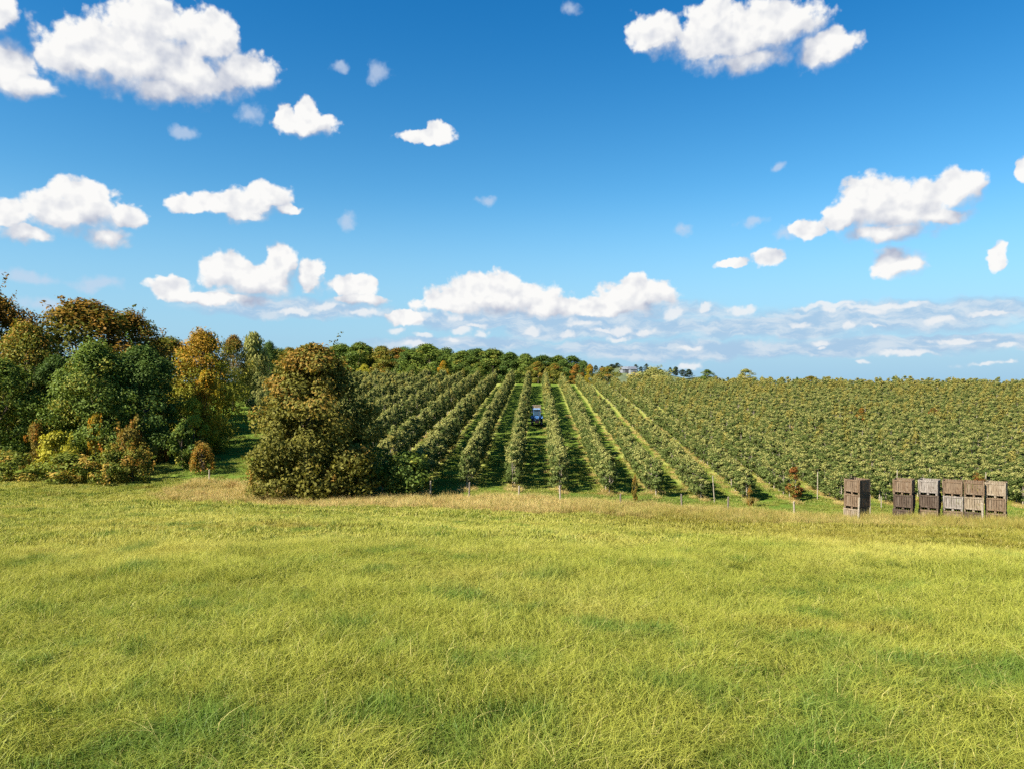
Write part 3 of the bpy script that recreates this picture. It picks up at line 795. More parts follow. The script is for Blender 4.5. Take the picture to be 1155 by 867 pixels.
# ---- far tree line behind the orchard
FARLINE = [  # px, top y, width px, palette, what it looks like
 (352, 390, 44, L_OLIVE, 'olive tree peeping over the big bronze tree'),
 (384, 389, 44, L_GREEN, 'round green tree just right of the big bronze tree top'),
 (405, 388, 42, L_GREEN, 'high green tree left of the brown tree in the far line'),
 (431, 392, 38, L_OLIVE, 'brown tinged tree near the left of the far line'),
 (447, 394, 30, L_BROWN, 'bronze tree squeezed beside the brown tinged far tree'),
 (463, 396, 34, L_DARK, 'dark lower tree left of the highest far tree'),
 (483, 388, 46, L_GREEN, 'highest and widest green tree in the far line'),
 (501, 399, 22, L_DARK, 'dark tree behind the small bright orange tree'),
 (522, 396, 36, L_GREEN, 'green tree just right of the small bright orange tree'),
 (540, 394, 34, L_DARK, 'dark green tree in the middle of the far line'),
 (556, 393, 38, L_GREEN, 'domed green tree left of the tractor row in the far line'),
 (576, 398, 32, L_DARK, 'dark tree above the far end of the tractor row'),
 (593, 400, 30, L_GREEN, 'green tree just right of the dark tree above the tractor row'),
 (612, 402, 34, L_DARK, 'dark green tree above the row right of the tractor'),
 (630, 402, 32, L_GREEN, 'green tree in the right part of the far line'),
 (646, 402, 30, L_DARK, 'last tall dark tree before the far line drops to the hill'),
 (658, 407, 18, L_DARK, 'small dark tree ending the far line on the right'),
]
for i, (px, ty, wp, lm_, lb) in enumerate(FARLINE):
    Y = 160 + (i * 37 % 13)
    plant(ROUND[i % 3], 'tree', lb, 'tree', px, ty + rng.uniform(-1.5, 1.0), Y, wp * 1.32, lm_, 'trees of the far line')
for i, (px, ty, wp, lm_, lb) in enumerate([
    (500, 407, 15, L_GOLD, 'small bright orange tree in front of the far line'),
    (411, 411, 18, L_YELLOW, 'pale yellow green bush in front of the far line at its left end'),
    (465, 412, 20, L_GREEN, 'small green tree in front of the highest far tree'),
    (540, 409, 24, L_GREEN, 'small round tree in front of the middle of the far line'),
    (607, 408, 24, L_OLIVE, 'olive brown tree standing right above the tractor'),
    (625, 410, 24, L_OLIVE, 'olive tree right of the one above the tractor'),
    (650, 411, 16, L_RUST, 'rusty small tree beside the golden bush at the end of the far line'),
    (665, 411, 13, L_GOLD, 'golden bush at the right end of the far line')]):
    plant(ROUND[(i + 1) % 3], 'tree', lb, 'tree', px, ty, 150 + (i * 5) % 7, wp * 1.1, lm_, 'small trees before the far line')
def make_far_wood():
    protos = []
    for s in (91, 92, 93):
        t_, l_ = tree_geo(seed=s, H=9, W=8, z0=0.2, profile='full', nclump=70, nleaf=6000, leaf=0.34, csize=0.14, trunk_r=0.16, limbs=6, lump=0.4)
        nt, nl = len(t_[1]), len(l_[1])
        protos.append((np.concatenate([t_[0], l_[0]]), np.concatenate([t_[1], l_[1] + len(t_[0])]), np.concatenate([np.zeros(nt, int), np.ones(nl, int)]),
                       {k_: np.concatenate([np.zeros(nt), v_]) for k_, v_ in l_[2].items()}))
    px = np.concatenate([np.linspace(290, 655, 44), np.linspace(300, 650, 36)]) + rng.normal(0, 3, 80)
    Y = np.concatenate([np.full(44, 178.0), np.full(36, 190.0)]) + rng.uniform(-4, 4, 80)
    x = (px - CX) / F * Y
    z = ground_z(x, Y)
    top = np.interp(px, [290, 400, 480, 560, 620, 650], [396, 395, 394, 399, 406, 411]) + rng.uniform(-3, 6, 80)
    h = (CY - top) / F * Y - z
    n = len(px)
    o = scatter('far_woodland', protos, np.stack([x, Y, z], -1), np.stack([np.zeros(n), np.zeros(n), rng.uniform(0, 6.28, n)], -1),
                np.stack([h / 9 * rng.uniform(0.9, 1.2, n), h / 9 * rng.uniform(0.9, 1.2, n), h / 9], -1), rng.integers(0, 3, n), [BARK, L_DARK])
    tag(o, 'dark mass of woodland filling in behind the far tree line', 'wood', kind='stuff')
make_far_wood()
plant(BUSH[0], 'hedge', 'long olive hedge between the far tree line and the barn roofs', 'hedge', 686, 414.5, 165, 36, L_OLIVE, parts=('stems', 'foliage'), rz=0.0, depth=3)
plant(BUSH[1], 'hedge', 'yellowish hedge on the crest below the distant wooded hill', 'hedge', 736, 417, 168, 62, L_PALE, parts=('stems', 'foliage'), rz=0.0, depth=3)
for px, ty, wp, Y, lm_, lb, pr in (
    (798, 417, 20, 165, L_GREEN, 'lone green tree on the crest, left of the twiggy brown one', ROUND[0]),
    (841, 416, 24, 165, L_PALE, 'twiggy brown tree on the crest in the right half', ROUND[1]),
    (868, 425.5, 9, 240, L_DARK, 'tiny dark tree on the skyline beside the twiggy brown tree', ROUND[2]),
    (881, 426, 8, 240, L_DARK, 'second tiny dark tree on the skyline, right of the first', ROUND[0]),
    (899, 424, 7, 240, L_DARK, 'tiny pointed dark tree on the skyline, third beside the twiggy brown tree', WILLOW),
    (915, 424, 22, 165, L_OLIVE, 'low olive tree on the crest near the right end of the skyline', ROUND[2])):
    plant(pr, 'tree', lb, 'tree', px, ty, Y, wp, lm_, 'trees on the crest')

# distant wooded hill with its barns
def make_hills():
    xs = np.linspace(-1, 1, 41); ys = np.linspace(-1, 1, 17)
    X, Y = np.meshgrid(xs, ys)
    z = np.clip(1 - X ** 2, 0, 1) ** 1.2 * np.clip(1 - Y ** 2, 0, 1) ** 0.8
    z = z * (1 + 0.06 * np.sin(X * 17) + 0.05 * np.sin(X * 31 + 2 * Y))
    co = np.stack([X * 190 + 75, Y * 60 + 610, z * 35 - 23], -1).reshape(-1, 3)
    i = np.arange(X.size).reshape(X.shape)
    f = np.stack([i[:-1, :-1], i[:-1, 1:], i[1:, 1:], i[1:, :-1]], -1).reshape(-1, 4)
    o = obj('hills', raw_mesh('hills', co, f, True), plain('far_hillside', (0.085, 0.105, 0.060), 1.0, var=0.4, scale=0.06, spec=0.0))
    tag(o, kind='structure')
    def hz(x, y):
        u, v = (x - 75) / 190, (y - 610) / 60
        return 35 * max(0, 1 - u * u) ** 1.2 * max(0, 1 - v * v) ** 0.8 - 23
    return hz
hill_z = make_hills()
for i, px in enumerate((672, 679, 690, 696, 717, 723, 729, 736, 745, 756, 762, 770, 777)):
    Y = 600
    x = px_at(px, Y)
    hh = [4, 3.5, 5, 6, 5.5, 4, 6.5, 4, 3.5, 5.5, 7, 5, 6][i]
    zb = hill_z(x, Y)
    wide = px in (690, 696, 770, 777)
    plant(ROUND[i % 3] if not px == 762 else WILLOW, 'tree', 'tiny dark tree on the distant hill under the sky', 'tree', px, CY - (zb + hh) * F / Y, Y, 12 if wide else 7, L_FAR,
          'trees on the distant hill', base_z=zb - 0.5)

# ------------------------------------------------------------------ bmesh helpers for built things
def box(bm, c, s, rot=None, taper=None):
    """box centred at c with sizes s; taper scales the top in x, y"""
    v = []
    for dz in (-0.5, 0.5):
        k = (1, 1) if dz < 0 or taper is None else taper
        for dx, dy in ((-0.5, -0.5), (0.5, -0.5), (0.5, 0.5), (-0.5, 0.5)):
            p = Vector((dx * s[0] * k[0], dy * s[1] * k[1], dz * s[2]))
            if rot is not None: p = rot @ p
            v.append(bm.verts.new(p + Vector(c)))
    for q in ((3, 2, 1, 0), (4, 5, 6, 7), (0, 1, 5, 4), (1, 2, 6, 5), (2, 3, 7, 6), (3, 0, 4, 7)):
        bm.faces.new([v[i] for i in q])
def cyl(bm, c, r, h, axis='Z', n=16, r2=None):
    rot = {'Z': Matrix.Identity(4), 'X': Matrix.Rotation(R(90), 4, 'Y'), 'Y': Matrix.Rotation(R(90), 4, 'X')}[axis]
    bmesh.ops.create_cone(bm, cap_ends=True, segments=n, radius1=r, radius2=r if r2 is None else r2, depth=h, matrix=Matrix.Translation(c) @ rot)
def prism(bm, prof, x0, x1):
    """profile in (y, z) extruded along x"""
    a = [bm.verts.new((x0, y, z)) for y, z in prof]; b = [bm.verts.new((x1, y, z)) for y, z in prof]
    n = len(prof)
    bm.faces.new(a); bm.faces.new(b[::-1])
    for i in range(n): bm.faces.new((a[i], b[i], b[(i + 1) % n], a[(i + 1) % n]))
def done(name, bm, mt, parent=None, bevel=0.0):
    if bevel:
        bmesh.ops.bevel(bm, geom=list(bm.edges), offset=bevel, segments=2, affect='EDGES', clamp_overlap=True)
    bmesh.ops.recalc_face_normals(bm, faces=bm.faces)
    me = bpy.data.meshes.new(name); bm.to_mesh(me); bm.free()
    return obj(name, me, mt, parent)

# barns far away
BARNWALL = plain('barn_wall', (0.16, 0.17, 0.20), 0.9, scale=1.0)
BARNROOF = plain('barn_roof', (0.15, 0.17, 0.20), 0.7, scale=1.0)
DARKROOF = plain('barn_dark_roof', (0.10, 0.11, 0.14), 0.7, scale=1.0)
DARKDOOR = plain('barn_door', (0.05, 0.05, 0.06), 0.8)
for px, wdt, hgt_, roof, lb, Y in ((704.5, 5.5, 2.6, BARNROOF, 'distant barn with a pale grey roof on the hill', 560), (713, 5.0, 4.0, DARKROOF, 'dark roofed shed right of the pale roofed distant barn', 556),):
    x = px_at(px, Y); zt = (CY - 413.5) / F * Y
    zb = zt - hgt_ - 2.2
    th = thing('barn', lb, 'barn', (x, Y, zb), 0.15)
    bm = bmesh.new(); box(bm, (0, 0, hgt_ / 2), (wdt, 8, hgt_)); done('wall', bm, BARNWALL, th)
    bm = bmesh.new(); prism(bm, [(-4.4, hgt_ + 0.01), (4.4, hgt_ + 0.01), (0, hgt_ + 2.2)], -wdt / 2 - 0.3, wdt / 2 + 0.3); done('roof', bm, roof, th)
    bm = bmesh.new(); box(bm, (0.4, -4.06, 1.4), (2.4, 0.1, 2.8)); done('door', bm, DARKDOOR, th)

# ------------------------------------------------------------------ apple bins (slatted field crates) by the orchard
def plank_mat(name, colr, grey):
    m, t, out = mat(name)
    tcn = t.n('ShaderNodeTexCoord'); ob = tcn.outputs['Object']
    s = t.sep(ob)
    oi = t.n('ShaderNodeObjectInfo').outputs['Random']
    along = t.noise(t.vm('MULTIPLY', ob, (9.0, 9.0, 0.9)), 3.0, 4.0, 0.65)
    board = t.n('ShaderNodeTexWhiteNoise', noise_dimensions='3D')
    t.put(board.inputs[0], t.xyz(t.m('FLOOR', t.m('MULTIPLY', s[0], 6.6)), t.m('FLOOR', t.m('MULTIPLY', s[1], 6.6)), oi))
    c = t.mix(t.m('MULTIPLY', board.outputs[0], 0.8), colr, grey)
    c = t.mix(t.ramp(along, 0.35, 0.75), c, t.mix(1.0, c, (0.35, 0.30, 0.27), 'MULTIPLY'))
    stain = t.noise(ob, 2.2, 3.0, 0.6)
    c = t.mix(t.ramp(stain, 0.55, 0.72), c, t.mix(1.0, c, (0.5, 0.42, 0.36), 'MULTIPLY'))
    b = t.n('ShaderNodeBsdfPrincipled'); b.inputs['Roughness'].default_value = 0.85; b.inputs['Specular IOR Level'].default_value = 0.2
    t.put(b.inputs['Base Color'], c)
    t.put(out.inputs[0], b.outputs[0])
    return m
WOOD_BROWN = plank_mat('crate_brown', (0.150, 0.100, 0.060), (0.19, 0.145, 0.100))
WOOD_GREY = plank_mat('crate_grey', (0.21, 0.185, 0.16), (0.29, 0.26, 0.23))
WOOD_PALE = plank_mat('crate_pale', (0.225, 0.175, 0.115), (0.28, 0.235, 0.175))
WOOD_DARK = plank_mat('crate_dark', (0.070, 0.048, 0.034), (0.11, 0.085, 0.065))
BINS = {}
def bin_parts(seed):
    """one crate 0.94 x 0.98 x 0.80 m: part name -> list of meshes"""
    r = random.Random(seed)
    Wd, Dp, Ht = 0.94, 0.98, 0.80
    def wall(length, axis, off):
        bm = bmesh.new(); nb = 7; bw = length / nb
        for k in range(nb):
            u = -length / 2 + bw * (k + 0.5)
            h0, h1 = 0.115 + r.uniform(0, 0.012), Ht - r.uniform(0.0, 0.022)
            th_ = 0.018 + r.uniform(-0.003, 0.003)
            c = (u, off, (h0 + h1) / 2) if axis == 'x' else (off, u, (h0 + h1) / 2)
            s = (bw - r.uniform(0.012, 0.028), th_, h1 - h0) if axis == 'x' else (th_, bw - r.uniform(0.012, 0.028), h1 - h0)
            box(bm, c, s, Matrix.Rotation(R(r.uniform(-0.6, 0.6)), 3, 'Y' if axis == 'x' else 'X'))
        return bm
    out = []
    for sgn in (-1, 1):
        out.append(('slatted_side', wall(Wd - 0.13, 'x', sgn * (Dp / 2 - 0.012))))
        out.append(('slatted_side', wall(Dp - 0.13, 'y', sgn * (Wd / 2 - 0.012))))
    for sx in (-1, 1):
        for sy in (-1, 1):
            bm = bmesh.new(); box(bm, (sx * (Wd / 2 - 0.03), sy * (Dp / 2 - 0.03), 0.45), (0.064, 0.064, 0.70)); out.append(('corner_post', bm))
    for sgn in (-1, 1):
        for z in (0.16, 0.74):
            bm = bmesh.new(); box(bm, (0, sgn * (Dp / 2 + 0.011), z), (Wd - 0.15, 0.022, 0.075)); out.append(('rail', bm))
    bm = bmesh.new()
    for k in range(8): box(bm, (0, -Dp / 2 + Dp / 8 * (k + 0.5), 0.105), (Wd - 0.13, Dp / 8 - 0.012, 0.016))
    out.append(('floor_boards', bm))
    for k in (-1, 0, 1):
        bm = bmesh.new(); box(bm, (k * (Wd / 2 - 0.06), 0, 0.048), (0.10, Dp - 0.02, 0.096)); out.append(('skid', bm))
    res = []
    for nm, bm in out:
        bmesh.ops.recalc_face_normals(bm, faces=bm.faces)
        me = bpy.data.meshes.new(nm); bm.to_mesh(me); bm.free(); res.append((nm, me))
    return res
CRATEPARTS = [bin_parts(s) for s in (1, 2, 3, 4)]
def crate(i, x, y, z, rz, mt, label):
    th = thing('apple_crate', label, 'crate', (x, y, z), rz, 'stacked wooden apple crates')
    for nm, me in CRATEPARTS[i % 4]:
        o = bpy.data.objects.new(nm, me); C.objects.link(o); o.parent = th
        if not me.materials: me.materials.append(mt)
        o.material_slots[0].link = 'OBJECT'; o.material_slots[0].material = mt
STACKS = [  # px of the stack's middle, distance, turn, (bottom, middle, top) materials and words naming the stack
 (966.5, 41.2, -56, (WOOD_PALE, WOOD_BROWN, WOOD_BROWN), 'of the leftmost crate stack, standing apart', ('pale lowest crate', 'brown middle crate', 'light brown top crate')),
 (1019.5, 40.9, -36, (WOOD_DARK, WOOD_DARK, WOOD_BROWN), 'of the second crate stack from the left', ('lowest crate, half sunk in straw,', 'dark middle crate', 'brown open top crate')),
 (1048.5, 40.8, -36, (WOOD_BROWN, WOOD_DARK, WOOD_GREY), 'of the third crate stack from the left', ('lowest crate, behind straw,', 'dark middle crate', 'silvery grey top crate')),
 (1075.0, 40.6, -32, (WOOD_BROWN, WOOD_GREY, WOOD_BROWN), 'of the stack left of the tallest touching pair', ('brown lowest crate', 'grey middle crate', 'brown top crate')),
 (1098.0, 40.2, -33, (WOOD_DARK, WOOD_PALE, WOOD_BROWN), 'of the taller stack touching its left neighbour', ('dark lowest crate', 'pale middle crate', 'reddish brown top crate')),
 (1124.0, 39.8, -37, (WOOD_BROWN, WOOD_BROWN, WOOD_PALE), 'of the rightmost crate stack by the photo edge', ('greyish lowest crate', 'brown middle crate', 'paler top crate'))]
for k, (px, Y, turn, mts, where, words_) in enumerate(STACKS):
    x = px_at(px, Y)
    top = (CY - (538.5 if k in (0, 4) else 540.5)) / F * Y
    zb = min(gz(x - 0.6, Y - 0.5), gz(x + 0.6, Y - 0.5), gz(x, Y)) - 0.03
    for j in range(3):
        rz = R(turn + random.uniform(-2.0, 2.0))
        crate(k + j * 2 + k // 2, x + random.uniform(-0.03, 0.03), Y + random.uniform(-0.03, 0.03), zb + 0.803 * j, rz, mts[j], words_[j] + ' ' + where)

# ------------------------------------------------------------------ fence posts and orchard posts
def post(name, label, px, py, h, rad, mt, cat, group, lean=(0, 0), square=False, xy=None):
    x, y = at(px, py) if xy is None else xy
    bm = bmesh.new()
    if square: box(bm, (0, 0, h / 2 - 0.1), (rad * 2, rad * 2, h + 0.2), taper=(0.92, 0.92))
    else:
        cyl(bm, (0, 0, h / 2 - 0.1), rad, h + 0.2, n=9, r2=rad * 0.88)
        cyl(bm, (0, 0, h + 0.015), rad * 0.88, 0.03, n=9, r2=rad * 0.45)
    o = done(name, bm, mt)
    o.location = (x, y, gz(x, y)); o.rotation_euler = (R(lean[0]), R(lean[1]), random.uniform(0, 3))
    return tag(o, label, cat, group)
FP = 'fence posts in the dry grass'
for px, lb, mt, h in (
    (236, 'short pale fence post at the end of the grass lane by the clipped hedge', POSTWOOD, 0.9),
    (295, 'thin fence post in front of the big bronze tree', GREYPOST, 1.0),
    (431, 'pale fence post between the two bushes right of the big bronze tree', POSTWOOD, 1.15),
    (485.5, 'pale fence post just right of the low leafy bush', POSTWOOD, 1.1),
    (529, 'dark fence post in front of the row left of the tractor rows', GREYPOST, 1.05),
    (585, 'pale fence post in front of the row left of the tractor', POSTWOOD, 0.85),
    (632, 'pale fence post in front of the row right of the tractor', POSTWOOD, 1.0),
    (700, 'short grey fence post in the straw left of the two dark posts', GREYPOST, 0.8),
    (769, 'dark fence post left of the leaning pale orchard pole', GREYPOST, 0.95),
    (821, 'dark fence post right of the leaning pale orchard pole', GREYPOST, 0.95),
    (896, 'pale fence post midway between the dark posts and the crates', POSTWOOD, 0.95),
    (968, 'tall pale fence post in front of the leftmost crate stack', POSTWOOD, 1.4),
    (1109, 'pale fence post in front of the gap before the rightmost crate stack', POSTWOOD, 1.2)):
    y0 = np.arange(36, 56, 0.1); dx = (px - CX) / F
    yy = float(y0[np.argmin([abs(v - fence_y(dx * v)) for v in y0])])
    if px == 968: yy = 39.9
    if px == 1109: yy = 38.9
    post('fence_post', lb, 0, 0, h, 0.055, mt, 'post', FP, (random.uniform(-2, 2), random.uniform(-3, 3)), xy=(dx * yy, yy))
OP = 'poles among the apple rows'
for px, Y, h, lean, lb in (
    (806, 46.5, 1.75, 4, 'leaning pale pole at the near end of an apple row, right of the middle'),
    (994, 46.8, 0.75, 0, 'short pale pole between the leftmost and second crate stacks'),
    (981.5, 43.0, 1.3, 0, 'thin pale pole right behind the leftmost crate stack'),
    (1012, 48.6, 2.15, 0, 'pale pole rising above the second crate stack'),
    (1049, 48.8, 2.2, 0, 'pale pole rising above the silvery grey top crate'),
    (1112, 48.6, 2.1, 0, 'pale pole rising above the rightmost crate stack'),
    (922, 49.0, 1.8, 1, 'pale pole beside the red leaved tree left of the crates')):
    post('orchard_pole', lb, 0, 0, h, 0.032, POSTWOOD, 'pole', OP, (0, lean), xy=(px_at(px, Y), Y))

# ------------------------------------------------------------------ apple trees
APPLE_GEO = []
for s in range(6):
    APPLE_GEO.append(tree_geo(seed=80 + s, H=2.75, W=1.32, z0=0.36, profile='spindle', nclump=50, nleaf=3000, leaf=0.110, csize=0.17, trunk_r=0.045, limbs=12, lump=0.16, spiky=7))
APPLE_MESH = [(raw_mesh('apple_trunk', *t_, smooth=True), leaf_mesh('apple_crown', l_)) for t_, l_ in APPLE_GEO]
for t_, l_ in APPLE_MESH: t_.materials.append(PALEBARK); l_.materials.append(L_APPLE)
rows = list(range(-14, 31))
cand = []
for i in rows:
    c = C1 + SP * (i - 1)
    y = row_start(c) + rng.uniform(0, 0.25)
    yend = 137 + rng.uniform(-2, 2)
    k = 0
    while y < yend:
        x = c + TH * y + rng.normal(0, 0.07)
        if abs(x) < 0.715 * y + 3:
            cand.append((i, k, x, y))
        y += 0.92 + rng.normal(0, 0.06); k += 1
vis = [q for q in cand if abs(q[2]) < 0.69 * q[3] and not (q[2] < -7.9 and q[3] < 58)]
def shown(q):                                     # nearest rows first; inner rows on the right hide behind their neighbours
    i, k, x, y = q
    return y + (0.35 * max(0, x - 14) if k > 6 else 0) + (0.25 * max(0, -x - 4))
REDS = [(918, 47.0), (1046, 88.0), (1130, 46.6), (958, 87.0)]
red_keys = {}
for n_, (px, Y) in enumerate(REDS):
    X = px_at(px, Y)
    q = min(cand, key=lambda q: (q[2] - X) ** 2 + (q[3] - Y) ** 2); red_keys[q[:2]] = n_
def tall(i): return 0.97 - 0.23 * min(1, max(0, (i - 2) / 3))          # the rows on the right are lower
near = sorted([q for q in vis if q[:2] not in red_keys], key=shown)[:284]
near_keys = {q[:2] for q in near} | set(red_keys)
ROWNAME = {1: 'the row just left of the tractor', 2: 'the row just right of the tractor', 0: 'the second row left of the tractor',
           -1: 'the third row left of the tractor', -2: 'the fourth row left of the tractor', 3: 'the second row right of the tractor',
           4: 'the third row right of the tractor', 5: 'the fourth row right of the tractor', 6: 'the fifth row right of the tractor',
           7: 'the row ending in a red tree', 8: 'the row behind the leftmost crates', 9: 'the row behind the second crate stack',
           10: 'the row behind the touching crate stacks', 11: 'the row behind the rightmost crates'}
RED_LABEL = ['red leaved apple tree at the near end of its row, left of the crates', 'small orange red apple tree high on the slope above the crates',
             'tall rust red apple tree behind the rightmost crate stack', 'faintly red apple tree on the slope above the leftmost crate stack']
for q in cand:
    if q[:2] not in near_keys: continue
    i, k, x, y = q
    red = red_keys.get((i, k))
    rn = ROWNAME.get(i, 'the rows beyond the rightmost crates' if i > 11 else 'the rows behind the big bronze tree')
    if red is not None: lb, grp_ = RED_LABEL[red], 'red leaved apple trees'
    elif k == 0: lb, grp_ = 'leafy apple tree at the near end of ' + rn, 'near end apple trees' if i in ROWNAME else 'end trees of ' + rn
    elif k <= 5 : lb, grp_ = 'apple tree next behind the end tree of ' + rn, 'first trees of ' + rn
    else: lb, grp_ = 'apple tree farther up ' + rn, 'farther trees of ' + rn
    v = (i * 7 + k * 3) % 6
    th = thing('apple_tree', lb, 'apple tree', (x, y, gz(x, y)), rng.uniform(0, 6.28), grp_)
    s = rng.uniform(0.88, 1.08) * tall(i); sw = rng.uniform(0.84, 1.04)
    if red == 1: s *= 1.12
    for nm, me in (('trunk', APPLE_MESH[v][0]), ('crown', APPLE_MESH[v][1])):
        o = bpy.data.objects.new(nm, me); C.objects.link(o); o.parent = th
        o.scale = (sw, sw, s)
        if red is not None and nm == 'crown':
            o.material_slots[0].link = 'OBJECT'; o.material_slots[0].material = L_RED if red != 3 else L_RUST
rest = [q for q in cand if q[:2] not in near_keys and rng.uniform() > 0.035]          # a gap here and there
protos = []
for t_, l_ in APPLE_GEO:
    co = np.concatenate([t_[0], l_[0]]); fs = np.concatenate([t_[1], l_[1] + len(t_[0])])
    nt, nl = len(t_[1]), len(l_[1])
    protos.append((co, fs, np.concatenate([np.zeros(nt, int), np.ones(nl, int)]), {k_: np.concatenate([np.zeros(nt), v_]) for k_, v_ in l_[2].items()}))
L_APPLE_SUNNED = leaf_mat('leaf_apple_sunned', (0.095, 0.105, 0.020), (0.27, 0.255, 0.062), (0.33, 0.285, 0.075), 0.30, 0.6, trans=0.22, gloss=0.008)  # extra sun towards the crest put into yellower, brighter leaf colours
protos += [(c_, f_, np.where(m_ == 1, 2, 0), a_) for c_, f_, m_, a_ in protos]
sunned = np.array([rng.uniform() < 0.05 + 0.42 * float(sst(q[3], 55, 130)) * (0.35 + 0.65 * float(sst(q[2], 0, 25))) for q in rest])
pts = np.array([(x, y, gz(x, y)) for _, _, x, y in rest])
n = len(pts)
o = scatter('apple_rows', protos, pts, np.stack([np.zeros(n), np.zeros(n), rng.uniform(0, 6.28, n)], -1),
            np.stack([(s_ := rng.uniform(0.76, 0.96, n)), s_, np.clip(rng.normal(0.97, 0.10, n), 0.72, 1.2) * np.array([tall(q[0]) for q in rest])], -1), rng.integers(0, 6, n) + 6 * sunned, [PALEBARK, L_APPLE, L_APPLE_SUNNED])
tag(o, 'mass of apple rows climbing the slope to the skyline', 'apple trees', kind='stuff')

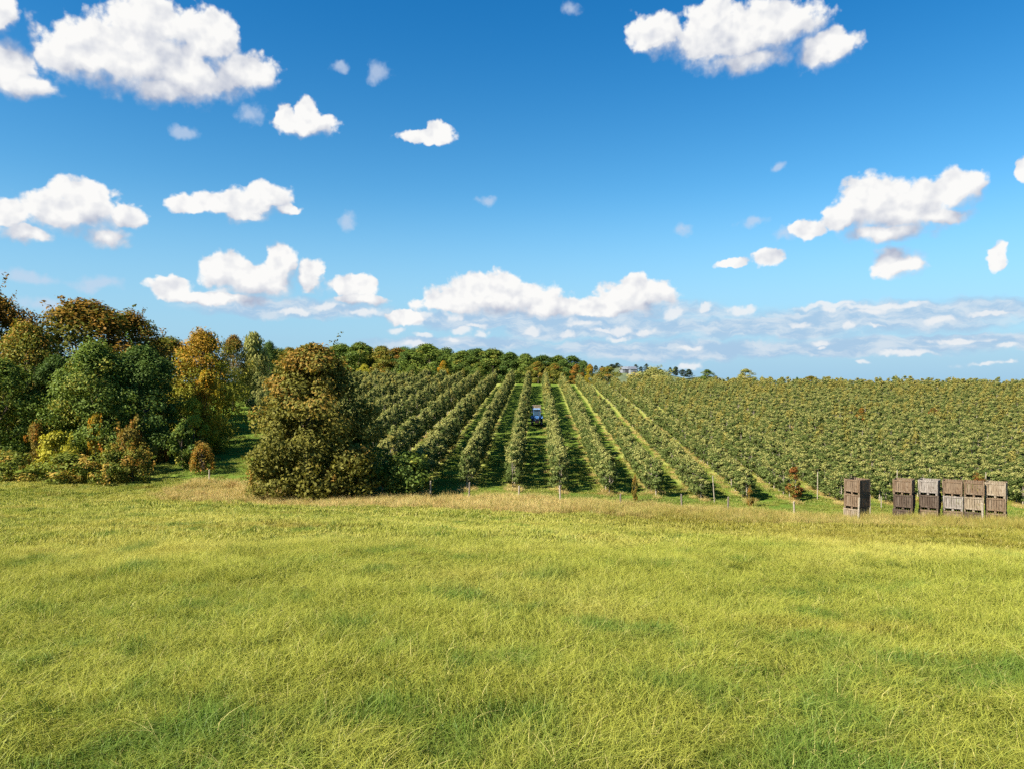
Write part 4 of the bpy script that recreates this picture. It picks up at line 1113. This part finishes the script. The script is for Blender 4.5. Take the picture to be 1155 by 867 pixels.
# ------------------------------------------------------------------ the blue tractor between two rows, and the bin on its rear forks
def make_tractor():
    Y = 78.5; X = C1 + SP * 0.5 + TH * Y
    BLUE = plain('tractor_blue', (0.045, 0.13, 0.30), 0.45, var=0.1)
    LBLUE = plain('tractor_roof_blue', (0.11, 0.20, 0.33), 0.55, var=0.1)
    TYRE = plain('tyre_rubber', (0.02, 0.02, 0.02), 0.85)
    RIM = plain('rim_paint', (0.55, 0.56, 0.58), 0.4)
    DARK = plain('dark_iron', (0.03, 0.03, 0.035), 0.6)
    RED = plain('front_weight_paint', (0.30, 0.09, 0.06), 0.6)
    LAMP = plain('lamp_lens', (0.8, 0.8, 0.75), 0.15, var=0.02)
    m, t, out = mat('cab_glass')
    b = t.n('ShaderNodeBsdfPrincipled'); b.inputs['Base Color'].default_value = (0.05, 0.09, 0.13, 1); b.inputs['Roughness'].default_value = 0.05
    b.inputs['Transmission Weight'].default_value = 0.5
    t.put(out.inputs[0], b.outputs[0]); GLASS = m
    th = thing('tractor', 'small blue tractor driving down a grass alley between two apple rows', 'tractor', (X, Y, gz(X, Y)), R(-2))
    th.scale = (0.80, 0.9, 0.80)
    bm = bmesh.new()                                   # bonnet narrows and drops to the nose; the tractor faces -Y
    prism(bm, [(-1.45, 0.72), (-1.50, 1.02), (-1.38, 1.14), (0.0, 1.34), (0.0, 0.72)], -0.30, 0.30)
    done('bonnet', bm, BLUE, th, 0.03)
    bm = bmesh.new(); box(bm, (0, -1.505, 0.90), (0.40, 0.03, 0.26)); done('grille', bm, DARK, th, 0.008)
    for sx in (-1, 1):
        bm = bmesh.new(); cyl(bm, (sx * 0.21, -1.51, 1.06), 0.06, 0.05, 'Y', 12); done('headlight', bm, LAMP, th)
    bm = bmesh.new(); box(bm, (0, -0.2, 0.60), (0.42, 2.3, 0.26)); done('chassis', bm, DARK, th, 0.02)
    bm = bmesh.new(); box(bm, (0, -1.78, 0.66), (0.56, 0.36, 0.30)); done('front_weight', bm, RED, th, 0.03)
    bm = bmesh.new(); box(bm, (0, 0.62, 1.0), (0.94, 1.2, 0.56), taper=(0.95, 1)); done('cab_body', bm, BLUE, th, 0.03)
    cf = bmesh.new()
    for sx in (-1, 1):
        for yy, dy in ((0.04, 0.10), (1.20, -0.04)):
            box(cf, (sx * 0.43, yy + dy / 2, 1.71), (0.055, 0.06, 0.90), Matrix.Rotation(-dy / 0.9, 3, 'X'))
    done('cab_frame', cf, BLUE, th)
    bm = bmesh.new(); box(bm, (0, 0.075, 1.71), (0.80, 0.012, 0.84), Matrix.Rotation(-0.11, 3, 'X')); done('windscreen', bm, GLASS, th)
    for sx in (-1, 1):
        bm = bmesh.new(); box(bm, (sx * 0.44, 0.63, 1.71), (0.012, 1.02, 0.82)); done('side_window', bm, GLASS, th)
    bm = bmesh.new(); box(bm, (0, 0.62, 2.23), (1.06, 1.42, 0.15), taper=(0.86, 0.88)); done('roof', bm, LBLUE, th, 0.04)
    bm = bmesh.new(); cyl(bm, (0.26, -0.35, 1.62), 0.035, 0.75, n=10); done('exhaust', bm, DARK, th)
    for sx in (-1, 1):
        bm = bmesh.new()
        prism(bm, [(0.05, 1.02), (0.25, 1.30), (0.95, 1.32), (1.25, 1.05), (1.2, 1.02), (0.93, 1.26), (0.28, 1.24), (0.1, 1.0)], sx * 0.47, sx * 0.78)
        done('mudguard', bm, BLUE, th)
        for rad, yy, wd, xx in ((0.58, 0.68, 0.30, 0.62), (0.36, -1.05, 0.22, 0.52)):
            bm = bmesh.new(); bmesh.ops.create_circle(bm, segments=4, radius=0.001); bm.clear()
            cyl(bm, (0, 0, 0), rad, wd, 'X', 28)
            bmesh.ops.bevel(bm, geom=list(bm.edges), offset=0.04, segments=2, affect='EDGES', clamp_overlap=True)
            for q in range(18):
                a = q * math.pi / 9
                box(bm, (0, math.cos(a) * rad, math.sin(a) * rad), (wd * 0.92, 0.05, 0.05), Matrix.Rotation(a, 3, 'X'))
            ty = done('wheel', bm, TYRE, th); ty.location = (sx * xx, yy, rad + 0.01)
            bm = bmesh.new(); cyl(bm, (sx * wd * 0.5, 0, 0), rad * 0.55, 0.03, 'X', 20); cyl(bm, (sx * (wd * 0.5 + 0.02), 0, 0), rad * 0.18, 0.06, 'X', 12)
            done('rim', bm, RIM, ty)
    for sx in (-1, 1):
        bm = bmesh.new(); box(bm, (sx * 0.66, 0.02, 1.85), (0.16, 0.04, 0.22)); box(bm, (sx * 0.53, 0.03, 1.94), (0.2, 0.025, 0.025)); done('mirror', bm, DARK, th)
    bm = bmesh.new()
    for sx in (-1, 1):
        box(bm, (sx * 0.28, 1.42, 1.1), (0.08, 0.10, 1.4)); box(bm, (sx * 0.28, 1.95, 1.67), (0.10, 1.1, 0.05))
    box(bm, (0, 1.42, 1.0), (0.7, 0.08, 0.1)); box(bm, (0, 1.42, 1.75), (0.7, 0.08, 0.1))
    done('rear_forks', bm, DARK, th)
    crate(1, X + 0.02, Y + 1.88, gz(X, Y) + 1.36, R(-2), WOOD_PALE, 'pale crate carried high behind the cab of the blue tractor')
make_tractor()

# ------------------------------------------------------------------ small russet weeds in the fence strip
for px, py, h, lb in ((716, 566, 28, 'reddish brown dock plant in the straw left of the two dark fence posts'), (846, 572, 22, 'brown dock plant in the straw near the pale midway fence post')):
    x, y = at(px, py)
    zt = gz(x, y) + h / F * y
    plant(SPARSE, 'dock_plant', lb, 'weed', px, CY - zt / y * F, y, 10, L_RUST, 'weeds in the straw', parts=('stems', 'foliage'))
make_meadow()
make_dry_strip()
make_lawn()
